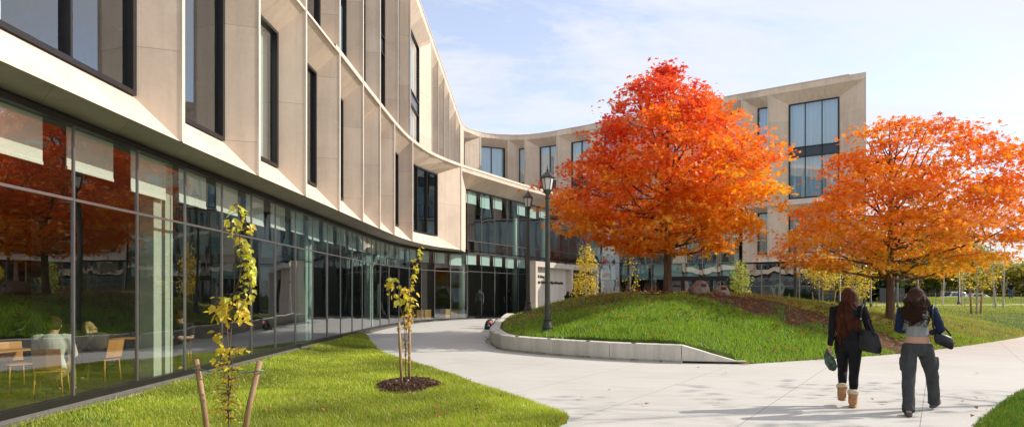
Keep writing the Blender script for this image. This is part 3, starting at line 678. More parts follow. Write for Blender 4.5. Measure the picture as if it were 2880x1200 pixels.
# plinth under the glass
mb = MB(); S = np.linspace(0, GL.L, 110); rings = []
for s in S:
    p = GL.at(s); n = GL.n(s); g = float(Gz(p[1])); q = p+n*.07; t = p-n*.1
    rings.append([P3(q, g-.05), P3(q, max(SILL-.09, g+.03)), P3(p+n*.055, max(SILL-.045, g+.05)), P3(t, max(SILL-.045, g+.05)), P3(t, g-.05)])
mb.loft(rings); mb.build('plinth', M['plinth'], bld)
mb = MB(); rings = []
for s in S[:62]:
    p = GL.at(s); n = GL.n(s); q = p+n*.115; rings.append([P3(q, -.05), P3(q, .10), P3(q-n*.1, .10), P3(q-n*.1, -.05)])
mb.loft(rings); mb.build('concrete_base', M['concrete'], bld)
# --- interior: slabs, core walls, columns
def strip(L_, a, b, z, w, m, name, n=60, z2=None, i0=.1):
    mb = MB(); S = np.linspace(a, b, n)
    for u, v in zip(S[:-1], S[1:]):
        p, q = L_.at(u), L_.at(v); pi, qi = p-L_.n(u)*w, q-L_.n(v)*w
        if z2 is None: p, q = p-L_.n(u)*i0, q-L_.n(v)*i0; mb.quad(P3(p, z), P3(q, z), P3(qi, z), P3(pi, z))
        else: mb.quad(P3(pi, z), P3(qi, z), P3(qi, z2), P3(pi, z2))
    return mb.build(name, M[m], bld)
strip(GL, 0, GL.L, .23, 9, 'int_floor', 'floor'); strip(GL, 0, GL.L, 3.93, 9, 'int_ceil', 'ceiling')
strip(GL, 0, GL.near(-5.5, 20), 0, 8.5, 'brick', 'interior_wall', 20, 4); strip(GL, GL.near(-5.5, 20), GL.L, 0, 8.5, 'core', 'interior_wall', 40, 8)  # left wall's brick colour stands in for a red-brown reflection in the glass
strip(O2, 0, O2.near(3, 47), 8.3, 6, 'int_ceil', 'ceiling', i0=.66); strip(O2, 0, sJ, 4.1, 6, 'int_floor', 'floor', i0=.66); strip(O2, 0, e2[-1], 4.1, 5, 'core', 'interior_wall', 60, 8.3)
for z, mm in ((8.6, 'int_floor'), (11.6, 'int_ceil'), (15.9, 'int_ceil')): strip(OU, 0, end-1.5, z, 6, mm, 'floor' if z < 9 else 'ceiling', 90, i0=.86)
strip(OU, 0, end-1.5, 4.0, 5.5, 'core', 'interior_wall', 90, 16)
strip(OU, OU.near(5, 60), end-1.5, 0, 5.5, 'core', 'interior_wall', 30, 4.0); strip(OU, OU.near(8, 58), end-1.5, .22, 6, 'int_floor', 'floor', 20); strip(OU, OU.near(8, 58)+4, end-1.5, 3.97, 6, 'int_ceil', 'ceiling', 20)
strip(OU, 0, end-3.4, ZT-.1, 14, 'roof', 'roof', 90)
a = OU.at(end); n = OU.n(end-.1); mb = MB(); b_ = OU.at(end-3.4)-n*14; mb.poly([P3(a, ZT-.1), P3(b_, ZT-.1), P3(OU.at(end-3.4), ZT-.1)]); mb.build('roof', M['roof'], bld); mb = MB(); mb.quad(P3(a, .1), P3(b_, .1), P3(b_, ZT), P3(a, ZT), 0, [(0, 0), (14, 0), (14, 16), (0, 16)]); mb.build('side_wall', M['stone_fin'], bld)
def pillar(x, y, r=.16):
    mb = MB()
    for dx in (-.19, .19): mb.box((x, y+dx, 2.05), (.24, .26, 3.7))
    mb.box((x-.06, y, 2.05), (.10, .14, 3.7), m=1); mb.build('column', [M['column'], M['dark_frame']], bld)
pillar(-6.12, 11.75)
for y in (20.6, 29.8): pillar(-6.25, y)
for s in (GL.near(-2.6, 38.6)+.4, GL.near(.65, 44.5), GL.near(2.7, 48)):
    p = GL.at(s)-GL.n(s)*.55; mb = MB(); mb.lathe((p[0], p[1], .2), [(0, .17), (7.6, .17)], 14); mb.build('column', M['column'], bld, True)
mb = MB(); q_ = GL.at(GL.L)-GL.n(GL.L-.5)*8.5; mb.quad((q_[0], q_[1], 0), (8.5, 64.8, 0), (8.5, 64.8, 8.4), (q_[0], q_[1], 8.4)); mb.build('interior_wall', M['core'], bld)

# --- entrance portal with the lettered wall
pa = np.array([1.39, 40.0]); pu = np.array([.457, .889]); pn = np.array([.889, -.457]); PL = 10.7; PT = 3.55
prt = thing('entrance_portal', 'boxed pale stone entrance portal with dark lettering on its recessed wall', 'entrance', (pa[0], pa[1], .0), math.atan2(pu[1], pu[0]))
# local frame: x along the front, -y outward, z up
mb = MB()
mb.box((PL/2, .3, PT-.16), (PL, .6, .32)); mb.box((.14, .3, (PT-.32)/2), (.28, .6, PT-.32)); mb.box((5.68, .3, (PT-.32)/2), (.26, .6, PT-.32)); mb.box((PL-.13, .3, (PT-.32)/2), (.26, .6, PT-.32))
for f in mb.f: pass
def boxuv(mb):
    mb.uv = []
    for f in mb.f:
        P = [Vector(mb.v[i]) for i in f]; n = (P[1]-P[0]).cross(P[2]-P[0])
        mb.uv.append([((p.x if abs(n.y) > abs(n.x) else p.y)+.02, p.z+.02) for p in P])
boxuv(mb); mb.build('stone_frame', M['portal_stone'], prt, bevel=.006)
mb = MB(); mb.box((2.92, .48, (PT-.32)/2), (5.27, .2, PT-.33)); boxuv(mb); mb.build('back_panel', M['portal_stone'], prt)
mb = MB(); mb.box((8.1, .5, .08), (4.8, .1, .16)); mb.box((8.1, .5, 2.55), (4.8, .1, .12)); mb.box((8.1, .5, PT-.37), (4.8, .1, .10))
for t in (5.86, 7.0, 8.1, 9.2, 10.4): mb.box((t, .5, 1.4), (.09, .11, 2.3))
dr = mb.build('glass_doors', M['dark_frame'], prt)
mb = MB(); mb.quad((5.8, .52, .1), (10.5, .52, .1), (10.5, .52, 3.2), (5.8, .52, 3.2)); mb.build('pane', M['glass'], dr)
mb = MB()
for t in (7.7, 7.9, 8.3): mb.bar((t, .4, .8), (t, .4, 1.5), .03, .03)
mb.build('handle', M['mullion'], dr)
mb = MB(); mb.box((PL/2+2.2, 2.6, 1.7), (PL-4.7, .1, 3.3)); mb.box((4.5, 1.6, 1.7), (.1, 2.0, 3.3)); mb.box((PL-.2, 1.6, 1.7), (.1, 2.0, 3.3)); mb.box((PL/2+2.2, 1.6, 3.38), (PL-4.5, 2.1, .06)); mb.build('vestibule', M['core'], prt)
def text(name, s, loc, size, length, mat, parent, rot=(R(90), 0, 0)):
    cu = bpy.data.curves.new('t', 'FONT'); cu.body = s; cu.size = size; cu.extrude = .012; cu.offset = .006
    t = bpy.data.objects.new('t', cu); COL.objects.link(t); bpy.context.view_layer.update()
    me = bpy.data.meshes.new_from_object(t.evaluated_get(bpy.context.evaluated_depsgraph_get())); bpy.data.objects.remove(t)
    xs = [v.co.x for v in me.vertices]; w = max(xs)-min(xs); k = length/w if length else 1
    for v in me.vertices: v.co.x = (v.co.x-min(xs))*k
    me.materials.append(mat); o = bpy.data.objects.new(name, me); COL.objects.link(o); o.parent = parent; o.location = loc; o.rotation_euler = rot; return o
text('lettering', 'l D. Schne', (1.0, .365, 2.60), .235, 1.02, M['lettering'], prt)
text('lettering', 'Building for Entrepreneurship and Innovation', (.33, .365, 2.26), .235, 4.62, M['lettering'], prt)
# ------------------------------------------------------------------ trees and plants
LEAF_T = {
 'maple': np.array([(0, -.45, 0), (.16, -.12, .02), (.5, -.15, -.06), (.22, .1, .03), (.36, .42, -.04), (.08, .24, .03), (0, .62, -.08), (-.08, .24, .03), (-.36, .42, -.04), (-.22, .1, .03), (-.5, -.15, -.06), (-.16, -.12, .02)]),
 'small': np.array([(0, -.5, 0), (.3, -.05, .05), (0, .55, -.05), (-.3, -.05, .05)]),
 'pointed': None,
}
def rotmats(n, tilt=1.0, down=0.0):
    """random leaf frames: normal near +z tilted by up to ~tilt rad, random heading"""
    th = np.abs(rng.normal(0, tilt, n)); ph = rng.uniform(0, 2*np.pi, n); ps = rng.uniform(0, 2*np.pi, n)
    nx = np.stack([np.sin(th)*np.cos(ph), np.sin(th)*np.sin(ph), np.cos(th)], -1)
    h = np.stack([np.cos(ps), np.sin(ps), np.full(n, -down)], -1); y = h - nx*(h*nx).sum(-1, keepdims=True); y /= np.linalg.norm(y, axis=1, keepdims=True)
    x = np.cross(y, nx); return np.stack([x, y, nx], -1)
def leaf_mesh(name, P, size, cols, tmpl, mat, parent, tilt=.8, down=.5):
    n = len(P); T = LEAF_T[tmpl]; k = len(T); Rm = rotmats(n, tilt, down)
    V = (np.einsum('nij,kj->nki', Rm, T)*size[:, None, None] + P[:, None, :]).reshape(-1, 3)
    return np_mesh(name, V, np.arange(n*k).reshape(n, k), mat, parent, cols)
def limb_curve(a, b, rise, n=6, wob=.06):
    a, b = np.array(a), np.array(b); out = []; L_ = np.linalg.norm(b-a)
    for i in range(n+1):
        t = i/n; p = a*(1-t)+b*t; p[2] += rise*math.sin(math.pi*t)*L_; p += rng.normal(0, wob*L_*.4*t*(1-t)*2, 3); out.append(p)
    return out
def crown_tree(name, label, cat, base, H, profile, trunk_r, fork, ntips, nleaf, size, palette, seed, tmpl='maple', group=None, bark='bark', density=1.0, pad=(.30, .30, .11), nl=30, up=.35, rz=0, lean=(0, 0), gap=.0, ragged=.12):
    """profile: [(z, left radius, right radius)] measured above the base"""
    global rng; old = rng; rng = np.random.default_rng(seed)
    root = thing(name, label, cat, base, rz, group); mb = MB(); PR = np.array(profile)
    ph = rng.uniform(0, 6.28, 8)
    def env(z, c, az=None):
        l, r = np.interp(z, PR[:, 0], PR[:, 1]), np.interp(z, PR[:, 0], PR[:, 2]); e = l*(1-c)/2 + r*(1+c)/2
        if az is None: return e
        return e*(1 + ragged*(.5*math.sin(3*az+ph[0]+z*1.1)+.5*math.sin(5*az-z*2.3+ph[1])+.55*math.sin(z*5.2+ph[2]+2*math.sin(az+ph[3]))))
    tr = [np.array([lean[0]*t + .05*math.sin(t*5)*H*.06*t, lean[1]*t, H*.96*t]) for t in np.linspace(0, 1, 12)]
    def tp(z): return np.array([np.interp(z, [p[2] for p in tr], [p[k] for p in tr]) for k in range(3)])
    rt = lambda z: trunk_r*max(.06, (1-z/H)**.8)
    mb.tube([(0, 0, -.15), (0, 0, .04), (0, 0, .25)] + [tuple(p) for p in tr if p[2] > .3], [trunk_r*1.7, trunk_r*1.35, trunk_r*1.04] + [rt(p[2]) for p in tr if p[2] > .3], 10)
    nodes = []   # candidate attachment points of twigs
    for i in range(nl):
        t = i/max(1, nl-1); z0 = fork + (H*.86-fork)*t**1.15; az = i*2.39996 + rng.normal(0, .25); c, s = math.cos(az), math.sin(az)
        z1 = min(H*.97, z0 + up*env(z0, c)*(.6+.9*t) + .1); r1 = env(z1, c)*rng.uniform(.72, .95)
        z1 = max(z1, PR[0, 0]+.25); a = tp(z0); b = np.array([c*r1+lean[0]*z1/H, s*r1+lean[1]*z1/H, z1]); r0 = min(rt(z0)*.62, .02+.03*r1*trunk_r/.13)
        cv = limb_curve(a, b, -.07+.05*t); mb.tube(cv, np.linspace(r0, .007, len(cv)), 5); nodes += cv[2:]
        for q in range(4):
            u = rng.uniform(.3, .9); k = int(u*(len(cv)-1)); a2 = cv[k]; az2 = az + rng.choice([-1, 1])*rng.uniform(.35, .95); c2, s2 = math.cos(az2), math.sin(az2)
            z2 = min(H*.97, a2[2] + rng.uniform(-.12, .5)*r1*.4); r2 = env(z2, c2)*rng.uniform(.6, .95); b2 = np.array([c2*r2, s2*r2, z2])
            b2 = a2 + (b2-a2)*min(1, 1.5*max(.4, r1*.5)/max(.1, np.linalg.norm(b2-a2))); cv2 = limb_curve(a2, b2, .03, 4); mb.tube(cv2, np.linspace(r0*.45*(1-u*.5), .004, len(cv2)), 4); nodes += cv2[1:]
    nodes = np.array(nodes); tips = []; zmin, zmax = PR[0, 0], PR[-1, 0]
    while len(tips) < ntips:
        z = rng.uniform(zmin, zmax); az = rng.uniform(0, 2*np.pi); c = math.cos(az); e = env(z, c, az)*(1.0 if rng.uniform() > .12 else rng.uniform(1.0, 1.16))
        if rng.uniform() > (e/PR[:, 1:].max())**1.4 + .04: continue
        q = e*(1-abs(rng.normal(0, .30))); 
        if q < 0: continue
        p = np.array([c*q, math.sin(az)*q, z + .12*math.sin(az*3+z*2)]); 
        if gap and math.sin(p[0]*2.1+seed)*math.sin(p[2]*2.7+p[1]*1.3)+.6*math.sin(p[0]*4.3-p[2]*3.7+p[1]*2) < -1.1+gap*1.2: continue
        tips.append(p)
    tips = np.array(tips)
    for p in tips[:int(ntips*.75)]:
        j = np.argmin(((nodes-p)**2).sum(1)); a = nodes[j]
        if np.linalg.norm(p-a) < 1.6: mb.tube([a, (a+p)/2+np.array([0, 0, -.03]), p], [.007, .005, .003], 3)
    mb.build('trunk', M[bark], root, True)
    w = rng.uniform(.4, 1.6, len(tips)); cnt = rng.multinomial(nleaf, w/w.sum()); P = np.repeat(tips, cnt, 0)
    rad = P[:, :2]/np.maximum(np.linalg.norm(P[:, :2], axis=1, keepdims=True), .1); off = rng.normal(0, 1, (len(P), 3))*np.array(pad); off[:, 2] -= np.abs((off[:, :2]*rad).sum(1))*.25
    P = P + off; hh = np.repeat(rng.normal(0, 1, len(tips)), cnt); cols = palette(P, H, hh, env); sz = size*rng.uniform(.55, 1.25, len(P))
    leaf_mesh('crown', P, sz, cols, tmpl, M['leaf'], root, .85, .6); rng = old
    return root
SC1 = .94
def pal_maple(P, H, hh, env):
    n = len(P); x = P[:, 0]; t = (P[:, 2]/H - .54)*1.6 - x*.065 + hh*.17 + rng.normal(0, .16, n) + .12*np.sin(P[:, 0]*1.7+P[:, 2]*2.1)
    stops = np.array([-.9, -.35, .1, .5, 1.0]); C = np.array([(.94, .55, .03), (.94, .38, .02), (.92, .24, .02), (.84, .12, .03), (.70, .06, .045)])
    return np.stack([np.interp(t, stops, C[:, k]) for k in range(3)], -1)*rng.uniform(.8, 1.15, (n, 1))
def pal_maple2(P, H, hh, env):
    n = len(P); t = (P[:, 2]/H - .62)*1.3 + (np.hypot(P[:, 0], P[:, 1])-2)*.16 + hh*.16 + rng.normal(0, .17, n)
    stops = np.array([-.9, -.5, -.1, .4, 1.0]); C = np.array([(.55, .48, .03), (.88, .54, .03), (.92, .38, .02), (.88, .24, .025), (.70, .12, .03)])
    return np.stack([np.interp(t, stops, C[:, k]) for k in range(3)], -1)*rng.uniform(.8, 1.15, (n, 1))
def pal(cols, wts):
    c = np.array(cols); w = np.array(wts)/sum(wts)
    return lambda P, H, hh, env: c[rng.choice(len(c), len(P), p=w)]*rng.uniform(.75, 1.2, (len(P), 1))
YEL = pal([(.80, .62, .05), (.70, .58, .05), (.85, .55, .04), (.55, .55, .08)], (4, 3, 2, 1.5))
YGR = pal([(.50, .55, .06), (.62, .60, .07), (.36, .46, .05)], (3, 2, 2))
OLIVE = pal([(.16, .20, .035), (.10, .15, .03), (.28, .26, .05), (.40, .30, .05)], (4, 3, 2, 1))
DKGRN = pal([(.045, .08, .03), (.06, .10, .035), (.09, .12, .04)], (3, 2, 1))
GRN = pal([(.14, .24, .03), (.20, .30, .04), (.10, .18, .03)], (3, 2, 2))

PROF1 = [(1.6, 1.0, 1.3), (1.9, 2.0, 2.1), (2.3, 3.2, 2.9), (2.84, 3.95, 3.25), (3.6, 3.95, 3.9), (4.3, 3.9, 4.3), (5.2, 3.1, 3.9), (6.0, 2.95, 3.3), (6.6, 2.75, 2.7), (7.1, 2.3, 1.9), (7.8, 1.75, 1.35), (8.2, .8, .8), (8.9, .08, .08)]
b1 = (5.7, 25.0)
crown_tree('maple_tree', 'big red and orange maple tree on top of the grass mound', 'tree', (b1[0], b1[1], tz(*b1)-.02), 8.4, [(z*.94, l*.95, r*.94) for z, l, r in PROF1], .155, 1.45, 1000, 36000, .185, pal_maple, 11, up=.42, nl=34, gap=.42, ragged=.26, pad=(.27, .27, .085))
PROF2 = [(1.75, 1.0, 1.6), (2.0, 2.9, 3.3), (2.4, 3.5, 3.9), (2.9, 3.5, 4.5), (3.6, 3.0, 4.8), (4.4, 2.6, 4.6), (5.1, 2.0, 4.1), (5.8, 1.5, 4.0), (6.4, 1.0, 2.4), (7.1, .3, .9)]
b2 = (13.3, 24.0)
crown_tree('maple_tree', 'orange wide spreading maple tree with a loose windswept crown, behind the two walking women', 'tree', (b2[0], b2[1], tz(*b2)-.02), 7.1, PROF2, .15, 1.4, 640, 25000, .18, pal_maple2, 23, up=.5, nl=30, gap=.36, pad=(.34, .34, .08), ragged=.2)
# young yellow trees behind the mound
def young(name, label, xy, H, prof, nleaf, palette, seed, size=.11, tr=.03, group=None, fork=.3, nl=14, ntips=110, gap=.1, bark='pale_bark', tmpl='small', zoff=0):
    return crown_tree(name, label, 'tree' if H > 2.2 else 'shrub', (xy[0], xy[1], tz(*xy)-.03+zoff), H, prof, tr, fork, ntips, nleaf, size, palette, seed, tmpl=tmpl, group=group, bark=bark, pad=(.13, .13, .10), nl=nl, up=.8, gap=gap)
young('young_tree', 'bright yellow slender young tree in front of the entrance portal', (3.35, 31.0), 2.75, [(.5, .5, .55), (1.0, .62, .6), (1.6, .5, .5), (2.2, .3, .3), (2.75, .05, .05)], 1500, YEL, 31, fork=.2)
young('young_tree', 'yellowish green small bushy tree beside the boulders', (11.0, 33), 1.95, [(.2, .35, .35), (.7, .42, .42), (1.2, .3, .3), (1.95, .05, .05)], 1000, YGR, 32, fork=.15, zoff=.6)
young('young_tree', 'thin sparse yellow sapling beside the lamp post behind the maple trunk', (5.7, 33), 2.9, [(.9, .2, .35), (1.8, .28, .4), (2.9, .08, .1)], 170, YEL, 33, fork=.2, ntips=40)
STK = {}
def stakes(root, pts, h, mat='stake', r=.03):
    for (x0, y0, x1, y1) in pts:
        mb = MB(); mb.tube([(x0, y0, -.15), ((x0+x1)/2, (y0+y1)/2, h/2), (x1, y1, h)], [r, r, r*.95], 8); mb.build('stake', M[mat], root, True)
        mb = MB(); mb.tube([(x1*1.0, y1, h-.1), (x1*.5, y1*.5, h-.13), (0, 0, h-.08)], .008, 5); mb.tube([(x1+r*1.2*math.cos(a), y1+r*1.2*math.sin(a), h-.1) for a in np.linspace(0, 6.28, 9)], .009, 4); mb.build('tie', M['twine'], root)
def on_lawn(px, D): return ((px-1440)/1920*D, D)
a = on_lawn(2314, 36); t = young('staked_tree', 'round crowned yellow young tree between two slanting stakes by the glass wing', a, 3.5, [(1.55, .6, .6), (1.9, .95, .9), (2.4, .85, .9), (3.0, .45, .6), (3.5, .1, .1)], 1300, YEL, 34, size=.13, fork=1.5); stakes(t, [(-.42, 0, -.55, 0), (.5, 0, .68, 0)], 1.3)
a = on_lawn(2408, 34.5); t = young('staked_tree', 'tall yellow young tree hanging lower than its neighbour, close to the building corner', a, 3.1, [(.85, .35, .35), (1.2, .7, .7), (1.7, .7, .8), (2.4, .65, .6), (3.1, .15, .15)], 1300, YEL, 35, size=.13, fork=.8); stakes(t, [(.3, .1, .35, .1)], 1.0)
a = on_lawn(2747, 34); t = young('staked_tree', 'loose yellow young tree tied between two upright stakes on the far lawn', a, 4.0, [(1.3, .3, .3), (1.6, .9, .8), (2.4, 1.2, 1.1), (3.2, .9, .8), (4.0, .1, .1)], 950, pal([(.70, .55, .05), (.60, .52, .06), (.80, .45, .04)], (3, 2, 1)), 36, size=.15, fork=1.1, tr=.05, ntips=150, gap=.35); stakes(t, [(-.26, 0, -.34, 0), (.18, 0, .28, 0)], 1.32, r=.045)
# bare birches
for i, (pxx, D, H, lab) in enumerate([(2800, 44, 6.6, 'bare white birch sapling, leaning left stem beside the street sign pole'), (2821, 45, 7.6, 'tall bare pale birch sapling rising above the flat roofed building'), (2705, 56, 6.4, 'slim pale birch in front of the parked cars'), (2652, 58, 6.6, 'slim pale birch trunk before the dark green street trees'), (2580, 60, 6.2, 'thin pale birch just right of the second maple trunk')]):
    a = on_lawn(pxx, D); pr = [(1.8, .25, .25), (H*.6, .7, .7), (H, .1, .1)]
    crown_tree('birch_tree', lab, 'tree', (a[0], a[1], tz(*a)-.05), H, pr, .06, .5, 40, 90 if i < 2 else 260, .11, YEL, 40+i, tmpl='small', bark='pale_bark', pad=(.12, .12, .12), nl=12, up=1.3, lean=(-.5 if i == 0 else .2, 0))
# street trees far behind
FT = [(2500, 92, 8.5, 4.6, DKGRN, 'dark green conical evergreen tree just past the building corner'), (2455, 70, 6.5, 2.6, DKGRN, 'dark bushy evergreen tree next to the building corner'), (2566, 84, 9, 4.2, OLIVE, 'broad olive green street tree with a thick dark trunk'), (2638, 88, 9.5, 4.8, OLIVE, 'olive and yellow street tree with its heavy trunk behind the birches'), (2700, 96, 9, 4.5, pal([(.42, .33, .05), (.30, .28, .05), (.5, .36, .05)], (2, 2, 1)), 'yellowing street tree beside the traffic signal'), (2858, 98, 5.6, 4.2, pal([(.40, .36, .06), (.30, .30, .05), (.46, .36, .05)], (2, 2, 1)), 'low rounded yellow tree in front of the flat roofed building'), (2610, 118, 10, 5, GRN, 'green street tree farther down the street'), (2760, 122, 4.6, 3.4, pal([(.5, .36, .05), (.42, .36, .07)], (1, 1)), 'small golden tree behind the parked cars'), (2530, 100, 4.2, 2.2, pal([(.8, .4, .04), (.7, .3, .03)], (1, 1)), 'small orange tree low between the evergreens')]
for i, (pxx, D, H, r, p, lab) in enumerate(FT):
    x = (pxx-1440)/1920*D; f = .8 if 'evergreen' in lab or H < 6 else 2.2
    crown_tree('street_tree', lab, 'tree', (x, D, tz(x, D) if D < 115 else .2), H, [(f*.9, r*.45, r*.45), (f+1, r*.9, r*.9), (H*.6, r, r), (H*.85, r*.6, r*.6), (H, .2, .2)], .28, f, 260, 5600, .55, p, 60+i, tmpl='small', pad=(.5, .5, .3), nl=18, up=.5, gap=.2, group='trees along the far street')
# tall tree standing outside the picture on the right, whose shadow falls across the path
crown_tree('shade_tree', 'tall thinly leaved tree beyond the path, out of the picture', 'tree', (15.5, 11.6, 0), 11.5, [(4, 1.2, 1.2), (6, 2.6, 2.6), (8.5, 2.8, 2.8), (10.5, 1.7, 1.7), (11.5, .2, .2)], .11, 3.5, 60, 350, .2, pal_maple2, 91, nl=9, up=.7)

# --- the two foreground saplings on the lawn: drooping big leaves on thin stems
def droop_leaves(name, P, size, cols, parent, heading=None):
    """folded pointed leaves hanging from their stalk"""
    n = len(P); T = np.array([(0, 0, 0), (.30, -.30, .06), (.42, -.52, .0), (.24, -.60, .03), (.17, -.82, .0), (0, -1.12, -.10), (0, -.55, -.10), (-.17, -.82, .0), (-.24, -.60, .03), (-.42, -.52, .0), (-.30, -.30, .06)])
    T[:, 2] *= 1.6
    az = rng.uniform(0, 2*np.pi, n); el = rng.normal(-.75, .4, n)
    d = np.stack([np.cos(az)*np.cos(el), np.sin(az)*np.cos(el), np.sin(el)], -1); upv = np.stack([rng.normal(0, .35, n), rng.normal(0, .35, n), np.ones(n)], -1)
    z = upv - d*(upv*d).sum(-1, keepdims=True); z /= np.linalg.norm(z, axis=1, keepdims=True); x = np.cross(-d, z); Rm = np.stack([x, -d, z], -1)
    V = (np.einsum('nij,kj->nki', Rm, T)*size[:, None, None] + P[:, None]).reshape(-1, 3); b = np.arange(n)[:, None]*11
    F = np.concatenate([b + np.array(q) for q in ((0, 1, 2, 6), (2, 3, 4, 6), (4, 5, 5, 6), (0, 6, 9, 10), (9, 6, 7, 8), (7, 6, 5, 5))]); cc = np.tile(cols, (6, 1))
    tri = F[:, 1] == F[:, 2]; F2 = F.copy()
    keep = ~((F[:, 1] == F[:, 2]) | (F[:, 2] == F[:, 3])); o = np_mesh(name, V, F[keep], M['leaf'], parent, cc[keep]); 
    # pointed tips as triangles
    Ft = np.concatenate([b + np.array(q) for q in ((4, 5, 6), (7, 6, 5))]); me = o.data
    return np_mesh('leaf_tips', V, Ft, M['leaf'], o, np.tile(cols, (2, 1)))
def sapling(label, xy, z, stems, clumps, seed):
    global rng; old = rng; rng = np.random.default_rng(seed)
    root = thing('sapling', label, 'sapling', (xy[0], xy[1], z)); mb = MB()
    for st, r in stems:
        q = smoothline(st, .12); mb.tube([tuple(p) for p in q], np.linspace(r, r*.35, len(q)), 6)
    P = []; S = []; C = []
    for (x, y, zz, sx, sz, n, size, col) in clumps:
        n = int(n*1.45)
        p = rng.normal(0, 1, (n, 3))*np.array([sx, .8*sx, sz]) + np.array([x, y, zz]); P.append(p); S.append(.98*size*rng.uniform(.5, 1.25, n))
        C.append(np.array(col)*rng.uniform(.75, 1.15, (n, 1))*rng.uniform(.93, 1.07, (n, 3)))
        allst = np.concatenate([smoothline(s_, .08) for s_, _ in stems])
        for q in p:
            j = np.argmin(((allst-q)**2).sum(1)+.0*q[2]); a = allst[j]; mb.tube([a, (a+q)/2+np.array([0, 0, .02]), q], [.004, .003, .002], 4)
    mb.build('stem', M['bark'], root, True); droop_leaves('leaves', np.concatenate(P), np.concatenate(S), np.concatenate(C), root); rng = old
    return root
YG, YL, OY = (.74, .72, .10), (.88, .72, .10), (.80, .54, .09)
D = 7.3; k = 1.1184*D/1920
dx = lambda p: (p-575)*k
dz = lambda p: 1.62 + (826-1.1184*p)*D/1920
def cl(px, py, sx, sz, n, s, c): return (dx(px), 0, dz(py), sx*k, sz*k, n, s, c)
st1 = [([(0, 0, -.05), (dx(573), .02, dz(940)), (dx(583), .0, dz(800)), (dx(592), -.02, dz(700)), (dx(590), 0, dz(620)), (dx(600), .02, dz(515))], .010),
       ([(dx(574), .02, dz(900)), (dx(560), .1, dz(800)), (dx(556), .12, dz(760))], .007), ([(dx(588), 0, dz(740)), (dx(612), -.06, dz(680)), (dx(606), -.05, dz(600)), (dx(612), -.04, dz(560))], .007),
       ([(dx(580), 0, dz(840)), (dx(560), -.05, dz(822)), (dx(552), -.05, dz(835))], .005), ([(dx(576), 0, dz(1000)), (dx(552), .1, dz(930)), (dx(556), .1, dz(880))], .006), ([(dx(574), 0, dz(1010)), (dx(592), -.1, dz(950)), (dx(596), -.1, dz(880))], .006)]
cp1 = [cl(597, 520, 12, 8, 6, .075, YG), cl(592, 555, 12, 14, 14, .085, YG), cl(606, 585, 14, 12, 12, .085, YL), cl(615, 625, 10, 14, 12, .09, YG), cl(624, 660, 8, 16, 12, .09, YG), cl(622, 700, 9, 16, 11, .085, YG), cl(622, 735, 11, 12, 9, .085, YG),
       cl(585, 750, 18, 10, 11, .11, YG), cl(560, 765, 18, 9, 10, .12, YL), cl(605, 775, 20, 9, 10, .11, YL), cl(550, 785, 12, 8, 6, .12, YL), cl(600, 800, 18, 8, 7, .10, YL), cl(548, 845, 10, 8, 5, .11, YL), cl(572, 880, 16, 8, 8, .11, YL), cl(606, 875, 12, 8, 6, .10, YL), cl(570, 915, 16, 8, 11, .075, YL),
       cl(572, 955, 18, 14, 26, .05, OY), cl(570, 1000, 18, 18, 30, .05, OY), cl(560, 1040, 12, 10, 10, .045, OY), cl(590, 1050, 10, 10, 6, .045, OY)]
s1x = dx(575)*0 + (575*1.1184-1440)/1920*D
s1 = sapling('thin sapling with drooping yellow green leaves between two slanted stakes, closest to the glass wall', (s1x, D), .0, st1, cp1, 51)
stakes(s1, [(dx(519), .1, dx(482), .1), (dx(611), -.1, dx(662), -.1)], dz(905), r=.032)
D = 11.7; k = 1.1184*D/1920; dx = lambda p: (p-1020)*k
st2 = [([(0, 0, 0), (dx(1021), 0, dz(860)), (dx(1024), .02, dz(760)), (dx(1038), .03, dz(690)), (dx(1057), .02, dz(628))], .009), ([(dx(1020), 0, dz(830)), (dx(1005), .1, dz(780)), (dx(988), .12, dz(735)), (dx(990), .12, dz(712))], .008), ([(dx(1021), 0, dz(840)), (dx(1030), -.1, dz(790)), (dx(1040), -.1, dz(730))], .007), ([(dx(1020), 0, dz(900)), (dx(1014), .1, dz(820)), (dx(1012), .1, dz(780))], .007)]
cp2 = [cl(1055, 635, 4, 7, 7, .085, YG), cl(1049, 655, 4, 8, 6, .08, YL), cl(1042, 680, 4, 8, 7, .08, YG), cl(1036, 700, 4, 6, 5, .08, YL), cl(1033, 730, 9, 5, 8, .12, YL), cl(1022, 745, 9, 5, 7, .12, YL), cl(988, 705, 6, 6, 7, .115, YG), cl(988, 722, 7, 5, 6, .115, YL), cl(986, 745, 8, 4, 4, .12, YL), cl(1018, 762, 9, 4, 5, .12, YG), cl(1035, 775, 8, 6, 8, .10, YL), cl(1030, 800, 8, 6, 8, .09, OY), cl(1022, 822, 8, 5, 7, .08, OY), cl(1012, 860, 6, 10, 9, .06, YL), cl(1022, 890, 6, 14, 9, .06, OY)]
s2xy = ((1020*1.1184-1440)/1920*D, D)
s2 = sapling('slim sapling with yellow leaves in a round mulch bed near the path edge', s2xy, .03, st2, cp2, 52)
stakes(s2, [(-.02+.0, -.25, -.07, -.28), (.03, .22, .03, .24)], 1.12, r=.024)
